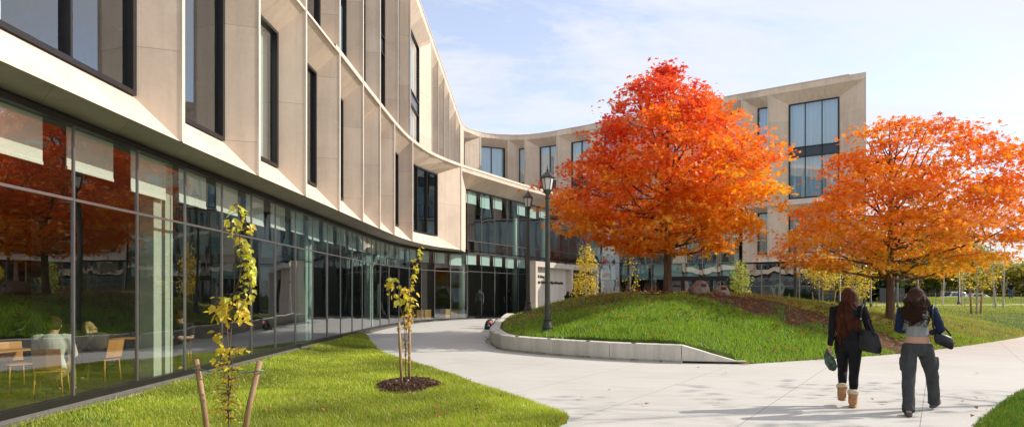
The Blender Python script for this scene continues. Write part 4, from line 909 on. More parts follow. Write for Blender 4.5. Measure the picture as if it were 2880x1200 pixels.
def chips(name, c, r, h, n, label, sy=1.0):
    th = rng.uniform(0, 2*np.pi, n); q = np.sqrt(rng.uniform(0, 1, n))*r*(1+.12*np.sin(3*th)+.08*np.sin(5*th+1)); X = c[0]+q*np.cos(th); Y = c[1]+q*np.sin(th)*sy
    Z = c[2] + h*(1-(q/r)**3) - .06*np.exp(-(q/(r*.3))**2) + rng.uniform(-.01, .03, n); s = rng.uniform(.018, .06, n); Rm = rotmats(n, .7, 0)
    T = np.array([(-.5, -.22, 0), (.5, -.18, .05), (.45, .2, 0), (-.5, .22, .05)]); V = (np.einsum('nij,kj->nki', Rm, T)*s[:, None, None]+np.stack([X, Y, Z], -1)[:, None]).reshape(-1, 3)
    return tag(np_mesh(name, V, np.arange(4*n).reshape(n, 4), M['leaf'], fcol=mixcol(n, [(.11, .055, .035), (.17, .09, .055), (.07, .04, .028), (.24, .15, .10)], (3, 3, 2, 1))), label, 'mulch', kind='stuff')
mb = MB(); mb.lathe((s2xy[0]+.05, s2xy[1]-.05, .02), [(-.05, .56), (.05, .52), (.10, .38), (.08, .2), (.05, .05)], 24)
tag(mb.build('mulch_base', M['mulch'], None, True), 'low round bed of dark soil around the slim sapling', 'mulch', kind='structure')
bpy.data.objects['mulch_base'].scale = (1, 1, 1)
chips('mulch_bed', (s2xy[0]+.05, s2xy[1]-.05, .05), .56, .09, 5200, 'dark wood chip mulch ringed around the slim sapling', 1.45)
# ------------------------------------------------------------------ lamps, boulders, bag, signals, cars
def make_lamp(label, H=4.75):
    t = thing('street_lamp', label, 'street lamp', (0, 0, 0), 0, 'lantern street lamps around the mound')
    mb = MB(); mb.lathe((0, 0, 0), [(-.2, .21), (0, .21), (.03, .205), (.075, .165), (.12, .155), (.13, .165), (.165, .165), (.18, .15), (.30, .115), (.36, .108), (.372, .13), (.40, .13), (.41, .09)], 10); mb.build('base', M['lamp_metal'], t)
    mb = MB(); mb.lathe((0, 0, 0), [(.41, .085), (.9, .078), (H-.92, .062), (H-.90, .075), (H-.86, .075), (H-.85, .055)], 12); mb.build('post', M['lamp_metal'], t)
    z = H-.85; L6 = lambda r, zz, o=0: [(.88*r*math.cos(a+o), (.88*r*math.sin(a+o)), zz) for a in np.linspace(0, 2*math.pi, 7)[:-1]]
    mb = MB(); mb.loft([L6(.055, z), L6(.06, z+.04), L6(.135, z+.16), L6(.145, z+.18), L6(.145, z+.20)]); mb.build('lantern_base', M['lamp_metal'], t)
    mb = MB(); mb.loft([L6(.13, z+.20), L6(.195, z+.52)]); mb.build('lantern_glass', M['lamp_glass'], t)
    mb = MB()
    for a, b in zip(L6(.138, z+.20), L6(.205, z+.52)): mb.bar(a, b, .022, .022)
    mb.build('lantern_frame', M['lamp_metal'], t)
    mb = MB(); mb.loft([L6(.205, z+.515), L6(.235, z+.535), L6(.235, z+.565), L6(.215, z+.585), L6(.10, z+.69), L6(.045, z+.725)]); mb.build('lantern_roof', M['lamp_metal'], t)
    mb = MB(); mb.lathe((0, 0, z), [(.725, .05), (.735, .03), (.75, .028), (.765, .042), (.78, .024), (.80, .02), (.90, .004)], 10); mb.build('finial', M['lamp_metal'], t)
    return t
lm = make_lamp('dark lantern lamp standing in the mound grass behind the seat wall, the biggest lamp'); lm.location = (1.02, 19.6, tz(1.02, 19.6)-.02)
LH = 26.4
dup(lm, (.62, LH, tz(.62, LH)-.02), .3, 'dark lantern lamp beside the entrance portal, second biggest of the lantern lamps')
dup(lm, ((1768-1440)/1920*33, 33, .62), .1, 'lamp post rising behind the left side of the big maple crown')
dup(lm, ((2237-1440)/1920*36, 36, .45), .1, 'lamp post in front of the right wing, between the two maples')
def pole(label, pxx, D, h, r=.06, arm=False):
    x = (pxx-1440)/1920*D; t = thing('lamp_post', label, 'lamp post', (x, D, tz(x, D)-.1), 0); mb = MB(); mb.lathe((0, 0, 0), [(0, r*2), (.3, r*1.8), (.35, r), (h, r*.75)], 10); mb.build('post', M['lamp_metal'], t, True)
    mb = MB(); mb.lathe((0, 0, 0), [(h, .05), (h+.08, .2), (h+.2, .22), (h+.28, .06)], 10); mb.build('lamp_head', M['lamp_metal'], t, True)
pole('slender dark lamp post just left of the second yellow staked tree', 2361, 40, 5.2)
pole('slender dark lamp post between the evergreen trees and the building corner', 2449, 52, 5.5)
pole('slender grey lamp post close to the second maple trunk', 2524, 46, 5.0, .05)
pole('tall dark post among the birches near the traffic signal', 2697, 62, 7.5, .09)
# boulders with small plaques
def boulder(label, c, s, seed, rz):
    r = np.random.default_rng(seed); t = thing('boulder', label, 'boulder', c, rz); bpy_me = bpy.data.meshes.new('rock'); import bmesh
    bm = bmesh.new(); bmesh.ops.create_icosphere(bm, subdivisions=4, radius=1)
    ph = r.uniform(0, 6, 9)
    for v in bm.verts:
        p = v.co.copy(); k = 1 + .10*math.sin(2.2*p.x+ph[0])*math.sin(2.6*p.y+ph[1]) + .08*math.sin(3.7*p.z+ph[2]+2*p.x) + .03*math.sin(9*p.x+ph[3])*math.sin(8*p.z+ph[4])
        for n_, d_ in ((Vector((.5, -.7, .5)), .8), (Vector((-.6, -.4, .7)), .85), (Vector((.9, .1, .5)), .8)):
            q = p.dot(n_.normalized())
            if q > d_: k *= d_/q*.35+.65
        v.co = Vector((p.x*s[0]*k, p.y*s[1]*k, max(p.z*s[2]*k, -.3*s[2])))
    for f in bm.faces: f.smooth = True
    bm.to_mesh(bpy_me); bm.free(); bpy_me.materials.append(M['boulder']); o = bpy.data.objects.new('rock', bpy_me); COL.objects.link(o); o.parent = t
    mb = MB(); mb.box((.06, -s[1]*.80, s[2]*.62), (.17, .03, .10), rot=Matrix.Rotation(R(-38), 3, 'X') @ Matrix.Rotation(.1, 3, 'Z')); mb.build('plaque', M['plaque'], t)
x = (1968-1440)/1920*25.2; boulder('wider brown boulder with a dark plaque, next to the maple trunk', (x, 25.2, tz(x, 25.2)+.06), (.42, .34, .36), 5, .1)
x = (2031-1440)/1920*25.6; boulder('smaller brown boulder with a dark plaque, farther from the maple trunk', (x, 25.6, tz(x, 25.6)+.04), (.30, .28, .33), 8, -.3)
# bag standing on the path by the wall
bg = thing('backpack', 'black backpack with red and blue patches on the path by the seat wall', 'backpack', (-1.02, 29.2, float(Gz(29.2))), .15)
mb = MB(); mb.loft([[(x*sx+.02*i, y*sx, z) for x, y in [(-.17, -.10), (.0, -.13), (.17, -.10), (.18, .05), (.1, .11), (-.1, .11), (-.18, .05)]] for i, (z, sx) in enumerate([(0, .92), (.06, 1.02), (.2, 1.0), (.33, .86), (.41, .55), (.44, .2)])]); mb.build('bag_body', M['black'], bg, True)
mb = MB(); mb.loft([[(x*sx+.06, y*sx-.115, z) for x, y in [(-.11, 0), (0, -.05), (.11, 0), (.0, .04)]] for z, sx in [(.22, .9), (.30, 1), (.37, .6)]]); mb.build('red_pocket', simple('coral', (.62, .16, .15), .7), bg, True)
mb = MB(); mb.ball((0.0, -.14, .16), (.055, .03, .06), 8); mb.build('blue_patch', simple('azure', (.06, .42, .78), .6), bg, True)
mb = MB(); mb.tube([(.16, .02, .08), (.22, .03, .20), (.28, .04, .33), (.35, .05, .40), (.42, .05, .41)], .016, 6); mb.tube([(.38, .05, .41), (.39, .05, .47)], .012, 5); mb.tube([(.33, .05, .41), (.35, .05, .47)], .012, 5); mb.build('strap', M['black'], bg, True)
# cars
def make_car(label, paint, loc, rz, k=0):
    t = thing('parked_car', label, 'car', loc, rz, 'cars parked along the far street')
    W = .88
    side = [(-2.2, .35), (-2.22, .62), (-2.05, .86), (-1.5, .93), (-.85, 1.40), (-.3, 1.48), (.55, 1.46), (1.05, 1.28), (1.72, .92), (2.12, .86), (2.2, .6), (2.18, .35)] if k == 0 else [(-2.2, .4), (-2.25, .7), (-2.05, .95), (-1.35, 1.02), (-.75, 1.62), (0, 1.72), (1.3, 1.70), (1.85, 1.55), (2.15, .98), (2.2, .7), (2.2, .4)]
    mb = MB(); rings = []
    for y, ins in ((-W, .05), (-W*.97, 0), (W*.97, 0), (W, .05)):
        rings.append([(x*(1-ins*.3), y*(1 - .16*max(0, z-.9)/.6), z-ins*.3*(z > .9)) for x, z in side])
    mb.loft(rings); mb.build('body', simple('paint_'+label.split()[0], paint, .25, .2, var=.03), t, bevel=.03)
    g = simple('car_glass', (.03, .04, .05), .1) if 'car_glass' not in bpy.data.materials else bpy.data.materials['car_glass']
    mb = MB(); zt = 1.38 if k == 0 else 1.6; zb = .98 if k == 0 else 1.06
    for sg in (-1, 1):
        for a, b in ((-1.12, -.22), (-.14, .78 if k == 0 else 1.5)):
            mb.add([(a, sg*(W+.006), zb), (b, sg*(W+.006), zb), (b-.18 if b > 0 else b, sg*(W*.885), zt), (a+.38 if a < -.5 else a, sg*(W*.885), zt)], [(0, 1, 2, 3)])
    mb.quad((-1.52, -.7, .96), (-1.52, .7, .96), (-.9, .62, zt), (-.9, -.62, zt)); mb.build('window', g, t)
    for x in (-1.38, 1.38):
        for y in (-W, W):
            mb = MB(); mb.loft([[(x+.33*math.cos(q)*r, y+o, .33+.33*math.sin(q)*r) for q in np.linspace(0, 6.28, 17)[:-1]] for o, r in ((-.1, .94), (-.07, 1), (.07, 1), (.1, .94))]); w = mb.build('wheel', M['black'], t)
            mb = MB(); mb.loft([[(x+.2*math.cos(q), y+o, .33+.2*math.sin(q)) for q in np.linspace(0, 6.28, 13)[:-1]] for o in (-.112, .112)]); mb.build('rim', M['mullion'], w)
    for y in (-.62, .62): mb = MB(); mb.box((-2.2, y, .68), (.08, .32, .14)); mb.build('headlight', M['lamp_glass'], t)
WHT, GRY, BLK, SIL = (.7, .7, .7), (.2, .21, .22), (.02, .02, .025), (.45, .46, .48)
for i, (pxx, D, c, k, lab, rz) in enumerate([(2680, 112, WHT, 1, 'white van like car parked to the right of the olive tree trunk', .2), (2745, 116, WHT, 0, 'white saloon car behind the staked yellow tree', 0), (2772, 122, BLK, 0, 'black saloon car next to the white one', .1), (2822, 118, SIL, 1, 'silver high car behind the bare birches', -.1), (2866, 116, SIL, 0, 'silver saloon car to the right of the man in the black shirt', .05), (2722, 124, GRY, 0, 'grey saloon car half hidden behind the birch stem', .1), (2467, 84, BLK, 1, 'black car parked past the building corner, behind the evergreen trees', .5)]):
    make_car(lab, c, ((pxx-1440)/1920*D, D, .25 if D > 100 else tz((pxx-1440)/1920*D, D)), rz, k)
# traffic signal with mast arm
D = 105; x = (2802-1440)/1920*D
ts = thing('traffic_signal', 'grey traffic signal pole with a long mast arm and an orange signal head', 'traffic signal', (x, D, .2))
mb = MB(); mb.lathe((0, 0, 0), [(0, .28), (.5, .25), (.55, .17), (8.2, .13)], 10); mb.build('pole', simple('galvanised', (.45, .46, .47), .5, .5), ts, True)
mb = MB(); mb.tube([(0, 0, 5.1), (6, 0, 4.75), (12, 0, 4.3)], [.14, .12, .09], 8); mb.build('mast_arm', bpy.data.materials['galvanised'], ts, True)
def head(par, c):
    mb = MB(); mb.box(c, (.62, .42, 1.35)); h = mb.build('signal_head', simple('signal_orange', (.75, .25, .03), .5) if 'signal_orange' not in bpy.data.materials else bpy.data.materials['signal_orange'], par, bevel=.05)
    mb = MB()
    for z in (-.42, 0, .42): mb.ball((c[0], c[1]-.2, c[2]+z), (.17, .08, .17), 8)
    mb.build('lens', M['black'], h, True)
head(ts, (1.3, -.3, 4.6))
D = 108; x = (2702-1440)/1920*D
ts = thing('traffic_signal', 'short post carrying a single orange signal head beside the dark post', 'traffic signal', (x, D, .2)); mb = MB(); mb.lathe((0, 0, 0), [(0, .18), (.3, .1), (4.9, .08)], 8); mb.build('pole', bpy.data.materials['galvanised'], ts, True); head(ts, (0, -.2, 5.2))
# flat roofed building and low brick building far behind
D = 172; x0 = (2745-1440)/1920*D
fb = thing('office_building', 'grey flat roofed two storey building with dark glass bands, far across the street', 'building', (x0, D, 0)); g1m = simple('far_grey', (.33, .33, .34), .7); 
mb = MB(); mb.box((20, 9, 4.0), (40, 18, 8.0)); mb.build('walls', g1m, fb)
mb = MB(); mb.box((20, 9, 8.15), (40.8, 18.8, .4)); mb.build('roof', simple('far_roof', (.22, .22, .23), .8), fb)
mb = MB(); mb.box((24, 6, 8.9), (4, 4, 1.2)); mb.build('roof_unit', g1m, fb)
for i in range(9):
    for z in (2.3, 5.9):
        mb = MB(); mb.box((2.4+i*4.3, -.02, z), (3.5, .2, 2.3)); w = mb.build('window', M['spandrel'], fb); mb = MB()
        for q in (-1.1, 0, 1.1): mb.box((2.4+i*4.3+q, -.14, z), (.12, .1, 2.3))
        mb.build('frame', M['lamp_glass'] if i % 3 else g1m, w)
D = 150; x0 = (2440-1440)/1920*D
fb = thing('brick_building', 'low brown brick building behind the street trees', 'building', (x0, D+26, 0)); mb = MB(); mb.box((14, 6, 2.6), (34, 12, 5.2)); mb.build('walls', M['brick'], fb)
mb = MB(); mb.box((14, 6, 5.35), (34.8, 12.8, .3)); mb.build('roof', bpy.data.materials['far_roof'], fb)
for i in range(7): mb = MB(); mb.box((0+i*4.6, -.03, 2.6), (2.2, .2, 1.8)); mb.build('window', M['spandrel'], fb)
# grey board fence past the building corner
t = thing('board_fence', 'grey vertical board fence past the building corner', 'fence', ((2520-1440)/1920*66, 66, tz(37, 66)), .1); mb = MB()
for i in range(16): mb.box((-1.6+i*.16, 0, .75), (.14, .03, 1.5))
mb.build('boards', simple('fence_grey', (.09, .09, .095), .8), t); mb = MB()
for z in (.35, 1.2): mb.box((-.4, .04, z), (2.6, .05, .09))
mb.build('rail', bpy.data.materials['fence_grey'], t)
# wire guard around the far lawn
t = thing('rope_fence', 'thin wire fence on short stakes along the far lawn', 'fence', (0, 0, 0)); mb = MB(); pp = [(19.5+2.2*i, 44+.4*i) for i in range(9)]
for x, y in pp: mb.lathe((x, y, tz(x, y)), [(0, .02), (1.0, .02)], 6)
mb.build('post', M['mullion'], t); mb = MB()
for z in (.55, .95):
    for a, b in zip(pp[:-1], pp[1:]): mb.bar((a[0], a[1], tz(*a)+z), (b[0], b[1], tz(*b)+z), .01, .01)
mb.build('wire', M['mullion'], t)
# ------------------------------------------------------------------ people
def cloth(name, col, rough=.9): return bpy.data.materials.get(name) or simple(name, col, rough, 0, spec=.12, var=.22, scale=9, bump=.55, bscale=13, stretch=(1.5, 1.5, .6))
M['skin'] = simple('skin', (.50, .28, .19), .55, var=.06)
M['hair_auburn'] = simple('hair_auburn', (.060, .018, .008), .62, var=.7, scale=14, bump=.5, bscale=30, stretch=(5, 5, .35))
M['hair_brown'] = simple('hair_brown', (.045, .020, .011), .65, var=.6, scale=14, bump=.5, bscale=30, stretch=(5, 5, .5))
for q_ in ('hair_auburn', 'hair_brown'): next(n for n in M[q_].node_tree.nodes if n.type == 'BSDF_PRINCIPLED').inputs['Specular IOR Level'].default_value = .12
M['hair_blond'] = simple('hair_blond', (.42, .28, .12), .45, var=.4, scale=14, stretch=(5, 5, .35))
def V3(*a): return np.array(a, float)
def ellring(c, u, v, ru, rv, n=16): return [tuple(np.array(c)+np.array(u)*ru*math.cos(t)+np.array(v)*rv*math.sin(t)) for t in np.linspace(0, 2*np.pi, n+1)[:-1]]
def figure(label, loc, rz, J, hgt=1.68, sex='f', skin='skin', voxel=.010, group=None, fingers=True):
    """J: joints in metres for a 1.68 m body, x right, y ahead, z up. Returns root and the joint table"""
    k = hgt/1.68; root = thing('person', label, 'person', loc, rz, group)
    g = {a: V3(*b)*k for a, b in J.items()}
    pel, chest, neck, head = g['pelvis'], g['chest'], g['neck'], g['head']
    X = g.get('side', V3(1, 0, 0)*k)/k; X = X/np.linalg.norm(X); w = 1.0 if sex == 'f' else 1.14
    up = (neck-pel)/np.linalg.norm(neck-pel); Yf = np.cross(up, X)*1.0
    def torso(mb, o=0.0, z0=-.12, z1=1.0, flare=0):
        sp = [(-.16, .09, .085), (-.08, .150, .110), (.02, .158, .118), (.12, .136, .098), (.22, .114*w, .084), (.33, .130*w, .096), (.43, .150*w, .106), (.50, .155*w, .10), (.545, .115*w, .083), (.58, .065, .062)]
        L_ = np.linalg.norm(neck-pel)/k; rings = []
        for h, ru, rv in sp:
            f = h/.58
            if f < z0 - 1e-6 or f > z1 + 1e-6: continue
            t = np.clip(f, -.3, 1); bend = 4*t*(1-t) if t > 0 else 0
            c = pel + (neck-pel)*t + (chest-(pel+neck)/2)*bend*.5
            rings.append(ellring(c, X, Yf, (ru+o)*k, (rv+o)*k))
        mb.loft(rings)
    mb = MB(); torso(mb)
    mb.tube([neck-up*.06*k, neck+(head-neck)*.35, head-(head-neck)*.25], [.062*k, .05*k, .05*k], 12)
    hd = g.get('face', V3(0, 1, 0)*k); hd = hd/np.linalg.norm(hd); hu = (head-neck)/np.linalg.norm(head-neck); hd = hd-hu*hd.dot(hu); hd /= np.linalg.norm(hd); hr = np.cross(hd, hu)
    rings = []
    for z, a, b, f in [(-.125, .03, .03, .045), (-.105, .045, .055, .03), (-.07, .058, .078, .012), (-.02, .068, .088, .0), (.03, .074, .094, -.004), (.07, .07, .088, -.008), (.10, .05, .064, -.008), (.118, .02, .026, -.008)]:
        rings.append(ellring(head+hu*z*k+hd*f*k, hr, hd, a*k, b*k))
    mb.loft(rings)
    mb.tube([head+hd*.088*k+hu*.012*k, head+hd*.104*k-hu*.022*k, head+hd*.088*k-hu*.034*k], [.010*k, .015*k, .012*k], 8)     # nose
    for s in (-1, 1): mb.tube([head+hr*.072*s*k+hu*.015*k, head+hr*.082*s*k-hd*.01*k-hu*.0*k, head+hr*.07*s*k-hu*.035*k], [.012*k, .015*k, .009*k], 8)
    mb.tube([head+hd*.086*k-hu*.058*k+hr*.022*k, head+hd*.094*k-hu*.058*k, head+hd*.086*k-hu*.058*k-hr*.022*k], .009*k, 8)  # lips
    for s, q in ((-1, 'L'), (1, 'R')):
        sh, el, wr = g['sh'+q], g['el'+q], g['wr'+q]
        mb.tube([sh-X*s*.05*k, sh, (sh*.6+el*.4), el, (el*.6+wr*.4), wr], np.array([.05, .052, .044, .036, .037, .025])*k, 12)
        d = (wr-el)/np.linalg.norm(wr-el); hn = g.get('palm'+q, X*s); hn = hn/np.linalg.norm(hn); hn = hn-d*hn.dot(d); hn /= np.linalg.norm(hn); hs = np.cross(d, hn)
        mb.tube([wr-d*.01*k, wr+d*.03*k, wr+d*.085*k], np.array([.024, .036, .040])*k, 12, flat=.45, side=tuple(hs))
        if fingers:
            curl = g.get('curl'+q, V3(.5, 0, 0)*k)[0]/k
            for i, (o, ln) in enumerate([(-.030, .066), (-.010, .075), (.010, .070), (.029, .056)]):
                p = wr+d*.08*k+hs*o*k; a, e, pts = 0, ln/3, [p-d*.02*k, p]
                for j in range(3):
                    a += curl*.6; p = p+(d*math.cos(a)-hn*math.sin(a))*e*k*1.1; pts.append(p)
                mb.tube(pts, np.array([.010, .0098, .009, .0085, .007])*k, 8)
            mb.tube([wr+d*.02*k-hs*.02*k, wr+d*.05*k-hs*.045*k-hn*.012*k, wr+d*.085*k-hs*.05*k-hn*.03*k], np.array([.014, .0115, .009])*k, 8)
        hp, kn, an = g['hip'+q], g['kn'+q], g['an'+q]
        mb.tube([hp+V3(0, 0, .05)*k, hp, hp*.6+kn*.4, kn, kn*.62+an*.38, an], np.array([.085, .092, .075, .052, .054, .036])*k, 14)
        fd = g.get('toe'+q, V3(0, 1, 0)*k); fd = fd/np.linalg.norm(fd)
        mb.tube([an-fd*.05*k-V3(0, 0, .03)*k, an+fd*.02*k-V3(0, 0, .035)*k, an+fd*.15*k-V3(0, 0, .05)*k, an+fd*.19*k-V3(0, 0, .055)*k], np.array([.034, .04, .036, .02])*k, 10)
    body = fuse('body', mb, M[skin], root, voxel if fingers else .016, 3, .4)
    em = MB()
    for s in (-1, 1): em.ball(head+hd*.079*k+hr*.03*s*k+hu*.008*k, (.013*k, .009*k, .008*k), 8)
    em.build('eye', M['black'], body, True)
    return root, g, k, dict(X=X, Yf=Yf, up=up, hd=hd, hu=hu, hr=hr, torso=torso)
def legs_mesh(g, k, rad, hipo=.018, bot=None, flat=None):
    mb = MB()
    for q in 'LR':
        hp, kn, an = g['hip'+q], g['kn'+q], g['an'+q]; e = an if bot is None else an+(an-kn)/np.linalg.norm(an-kn)*bot*k
        P = [hp+V3(0, 0, .06)*k, hp, hp*.75+kn*.25, hp*.45+kn*.55, kn, kn*.7+e*.3, kn*.4+e*.6, kn*.12+e*.88, e]
        P = [np.array(p)+V3(math.sin(i*2.3)*.004, math.cos(i*1.7)*.004, 0) for i, p in enumerate(P)]
        mb.tube(P, np.array(rad)*k, 16)
    return mb
def hair(name, root, g, k, B, mat, pts_back, wid, n_str=26, cap=.012, seed=1, drop=0, curl=.012):
    """cap over the skull plus many overlapping locks that fall down the back"""
    r = np.random.default_rng(seed); mb = MB(); head, hd, hu, hr = g['head'], B['hd'], B['hu'], B['hr']; rings = []
    for z, a, b, f in [(-.085, .05, .05, -.045), (-.05, .066, .068, -.03), (-.01, .076, .084, -.018), (.03, .084, .098, -.008), (.07, .081, .096, -.01), (.102, .064, .078, -.012), (.124, .034, .042, -.012), (.132, .008, .01, -.012)]:
        rings.append(ellring(head+hu*z*k+hd*f*k, hr, hd, (a+cap*.5)*k, (b+cap*.4)*k, 18))
    mb.loft(rings)
    for i in range(n_str):
        u = (i+.5)/n_str*2-1; u += r.normal(0, .03); P = []
        P.append(head+hu*.115*k+hr*.03*u*k-hd*.02*k); P.append(head+hu*(.05-.02*abs(u))*k+hr*.078*u*k-hd*(.088*math.sqrt(max(.05, 1-u*u*.8)))*k)
        ph = r.uniform(0, 6); ln = r.uniform(.86, 1.04)
        for j, (zz, yy) in enumerate(pts_back):
            t = (j+1)/len(pts_back); P.append(head + V3(0, 0, zz*ln)*k + hr*(wid[j]*u + curl*math.sin(ph+j*2.1))*k - V3(0, yy - .045*u*u*(1-.4*t) + curl*.6*math.cos(ph+j*1.7), 0)*k)
        m_ = len(P); mb.tube(P, np.array([.018]+[.026]*(m_-3)+[.019, .006])*k, 8)
    ho = fuse(name, mb, M[mat], root, .010, 1, .3, folds=.012)
    if n_str > 20:
        sb = MB()
        for i in range(110):
            u = r.uniform(-1.08, 1.08); ph = r.uniform(0, 6); ln = r.uniform(.8, 1.1); P = []
            for j, (zz, yy) in enumerate(pts_back):
                P.append(head + V3(0, 0, zz*ln)*k + hr*(wid[j]*u*1.04 + curl*1.4*math.sin(ph+j*1.9))*k - V3(0, yy + .022 - .045*u*u + curl*.8*math.cos(ph+j*1.6), 0)*k)
            sb.tube([tuple(q) for q in smoothline(P, .04)], .0035, 4)
        sb.build('loose_strand', M[mat], ho, True)
    return ho
def walkJ(**kw):
    J = dict(pelvis=(0, 0, .93), chest=(0, .0, 1.2), neck=(0, .015, 1.44), head=(0, .035, 1.565), hipL=(-.09, 0, .88), hipR=(.09, 0, .88), shL=(-.185, .0, 1.385), shR=(.185, .0, 1.385),
             knL=(-.10, .02, .48), knR=(.10, .02, .48), anL=(-.10, -.02, .085), anR=(.10, -.02, .085), elL=(-.23, -.03, 1.11), elR=(.23, -.03, 1.11), wrL=(-.25, .04, .88), wrR=(.25, .04, .88))
    J.update(kw); return J
BLK_KNIT = cloth('black_knit', (.012, .012, .014)); LEG = cloth('leggings', (.010, .010, .012), .6)
# ---- walking woman with the long auburn hair
J = walkJ(knL=(-.075, .17, .50), anL=(-.085, .02, .17), knR=(.07, .02, .48), anR=(.055, -.05, .10), hipL=(-.085, .02, .885), hipR=(.085, -.02, .885), elL=(-.21, -.06, 1.11), wrL=(-.235, -.04, .86), elR=(.26, -.05, 1.13), wrR=(.36, .02, .90), face=(-.25, 1, 0), curlL=(.9, 0, 0), curlR=(.9, 0, 0), palmL=(-1, 0, 0), palmR=(1, 0, 0))
wa, g, k, B = figure('woman with waist long auburn hair walking away in black clothes and tan boots', (4.84, 9.82, -.0), R(-26), J, 1.70, voxel=.009)
mb = legs_mesh(g, k, [.095, .103, .096, .082, .067, .066, .061, .047, .042], bot=-.10); B['torso'](mb, .012, -.3, .24); fuse('leggings', mb, LEG, wa, .010, 6, folds=.008)
mb = MB(); B['torso'](mb, .018, .0, 1.0)
for q, s in (('L', -1), ('R', 1)):
    sh, el, wr = g['sh'+q], g['el'+q], g['wr'+q]; mb.tube([sh-B['X']*s*.06, sh, sh*.6+el*.4, el, el*.6+wr*.4, wr], np.array([.06, .066, .058, .05, .05, .040])*k, 12)
fuse('sweater', mb, BLK_KNIT, wa, .011, 6, folds=.022)
hair('hair', wa, g, k, B, 'hair_auburn', [(-.08, .085), (-.18, .115), (-.30, .13), (-.42, .125), (-.54, .12), (-.64, .125)], [.095, .125, .145, .15, .14, .115], 30, seed=3)
TAN = simple('suede', (.40, .20, .085), .85, var=.18, scale=12, bump=.3, bscale=60); FLEECE = simple('fleece', (.68, .55, .38), .95, var=.2, scale=25, bump=.9, bscale=70); SOLE = cloth('boot_sole', (.42, .25, .13)); SOCK = cloth('sock', (.75, .74, .73))
for q in 'LR':
    an, kn = g['an'+q], g['kn'+q]; d = (kn-an)/np.linalg.norm(kn-an); dr = V3(.12 if q == 'R' else -.03, .99, -.0); dr /= np.linalg.norm(dr); b0 = V3(an[0], an[1], an[2]-.075)
    mb = MB(); mb.tube([an+d*.12, an+d*.05, an-d*.02, b0+V3(0, 0, .03)], [.066, .062, .060, .058], 14); mb.tube([b0-dr*.055+V3(0, 0, .045), b0+dr*.05+V3(0, 0, .045), b0+dr*.13+V3(0, 0, .035), b0+dr*.175+V3(0, 0, .03)], [.05, .055, .05, .028], 14, flat=.85)
    bt = fuse('boot', mb, TAN, wa, .009, 3)
    mb = MB(); mb.tube([b0-dr*.075+V3(0, 0, -.002), b0-dr*.02+V3(0, 0, -.002), b0+dr*.08+V3(0, 0, -.002), b0+dr*.19+V3(0, 0, -.002)], [.035, .055, .056, .03], 14, flat=.28, side=tuple(np.cross(dr, (0, 0, 1)))); mb.build('sole', SOLE, bt, True)
    mb = MB(); mb.tube([an+d*.085, an+d*.10, an+d*.14, an+d*.155], [.068, .078, .078, .062], 16); fuse('fleece_cuff', mb, FLEECE, bt, .01, 1)
    mb = MB(); mb.tube([an+d*.13, an+d*.22], [.046, .044], 14); mb.build('sock', SOCK, wa, True)
Ww = Matrix.Translation((4.84, 9.82, 0)) @ Matrix.Rotation(R(-26), 4, 'Z')
def held(name, label, cat, M4):
    t = thing(name, label, cat); t.matrix_world = M4; return t
tb = held('tote_bag', 'big black tote bag hanging from the shoulder of the auburn haired woman', 'bag', Ww)
mb = MB(); rg = []
for z, a, b in [(.80, .13, .05), (.82, .155, .07), (.90, .165, .08), (.98, .15, .068), (1.07, .12, .04), (1.11, .105, .02)]:
    rg.append([(.26+a*math.cos(t), -.08+b*math.sin(t)-.12*a*math.cos(t), z-.05*math.cos(t)*(.5)) for t in np.linspace(0, 2*np.pi, 21)[:-1]])
mb.loft(rg); fuse('bag_body', mb, M['black_leather'], tb, .012, 2)
for dy in (-.045, .05):
    mb = MB(); mb.tube([(.16, -.08+dy, 1.05), (.15, -.10+dy, 1.22), (.165, -.075+dy*.7, 1.40), (.19, -.02+dy*.4, 1.475), (.205, .02+dy*.3, 1.45), (.255, -.06+dy, 1.20), (.33, -.10+dy, 1.04)], .011, 6, flat=.5); mb.build('strap', M['black_leather'], tb, True)
mb = MB(); mb.ball((.155, -.165, 1.27), (.014, .006, .014), 8); mb.build('buckle', M['mullion'], tb, True)
gr = held('leafy_bundle', 'dark green patterned pouch swinging below the hand of the auburn haired woman', 'pouch', Ww)
mb = MB(); mb.tube([(-.28, .09, .80), (-.27, .10, .72), (-.24, .11, .62), (-.20, .12, .53), (-.18, .12, .50)], [.02, .06, .075, .06, .02], 10, flat=.45); mb.build('pouch', simple('pouch_green', (.05, .10, .06), .6, var=.9, scale=16), gr, True)
mb = MB(); mb.tube([(-.285, .10, .83), (-.28, .09, .79)], .008, 5); mb.build('loop', M['black'], gr, True)
# ---- walking woman in the grey top and wide trousers
J = walkJ(pelvis=(0, 0, .92), hipL=(-.095, -.03, .87), hipR=(.095, .03, .87), knL=(-.12, -.16, .47), anL=(-.14, -.36, .10), knR=(.21, .24, .47), anR=(.25, .40, .12), toeR=(.5, .86, .15), toeL=(-.05, 1, 0), elR=(.27, -.07, 1.13), wrR=(.19, .16, 1.08), elL=(-.22, .06, 1.12), wrL=(-.10, .26, 1.10), face=(-.3, 1, 0), head=(-.01, .05, 1.56), curlL=(1.0, 0, 0), curlR=(1.0, 0, 0))
wb, g, k, B = figure('woman with wavy brown hair walking away in grey top and wide charcoal trousers', (5.52, 9.30, 0), R(-24), J, 1.69, voxel=.009)
GRYT = cloth('charcoal_twill', (.060, .062, .066)); mb = legs_mesh(g, k, [.092, .103, .102, .092, .081, .076, .076, .078, .080], bot=.035); B['torso'](mb, .02, -.3, .12)
for q, s in (('R', 1), ('L', -1)):
    c = g['hip'+q]*.45+g['kn'+q]*.55+V3(s*.085, -.01, .02); mb.tube([c+V3(0, 0, .09), c, c-V3(0, 0, .09)], [.03, .036, .03], 10, flat=.5)   # cargo pockets
fuse('trousers', mb, GRYT, wb, .011, 3, folds=.015)
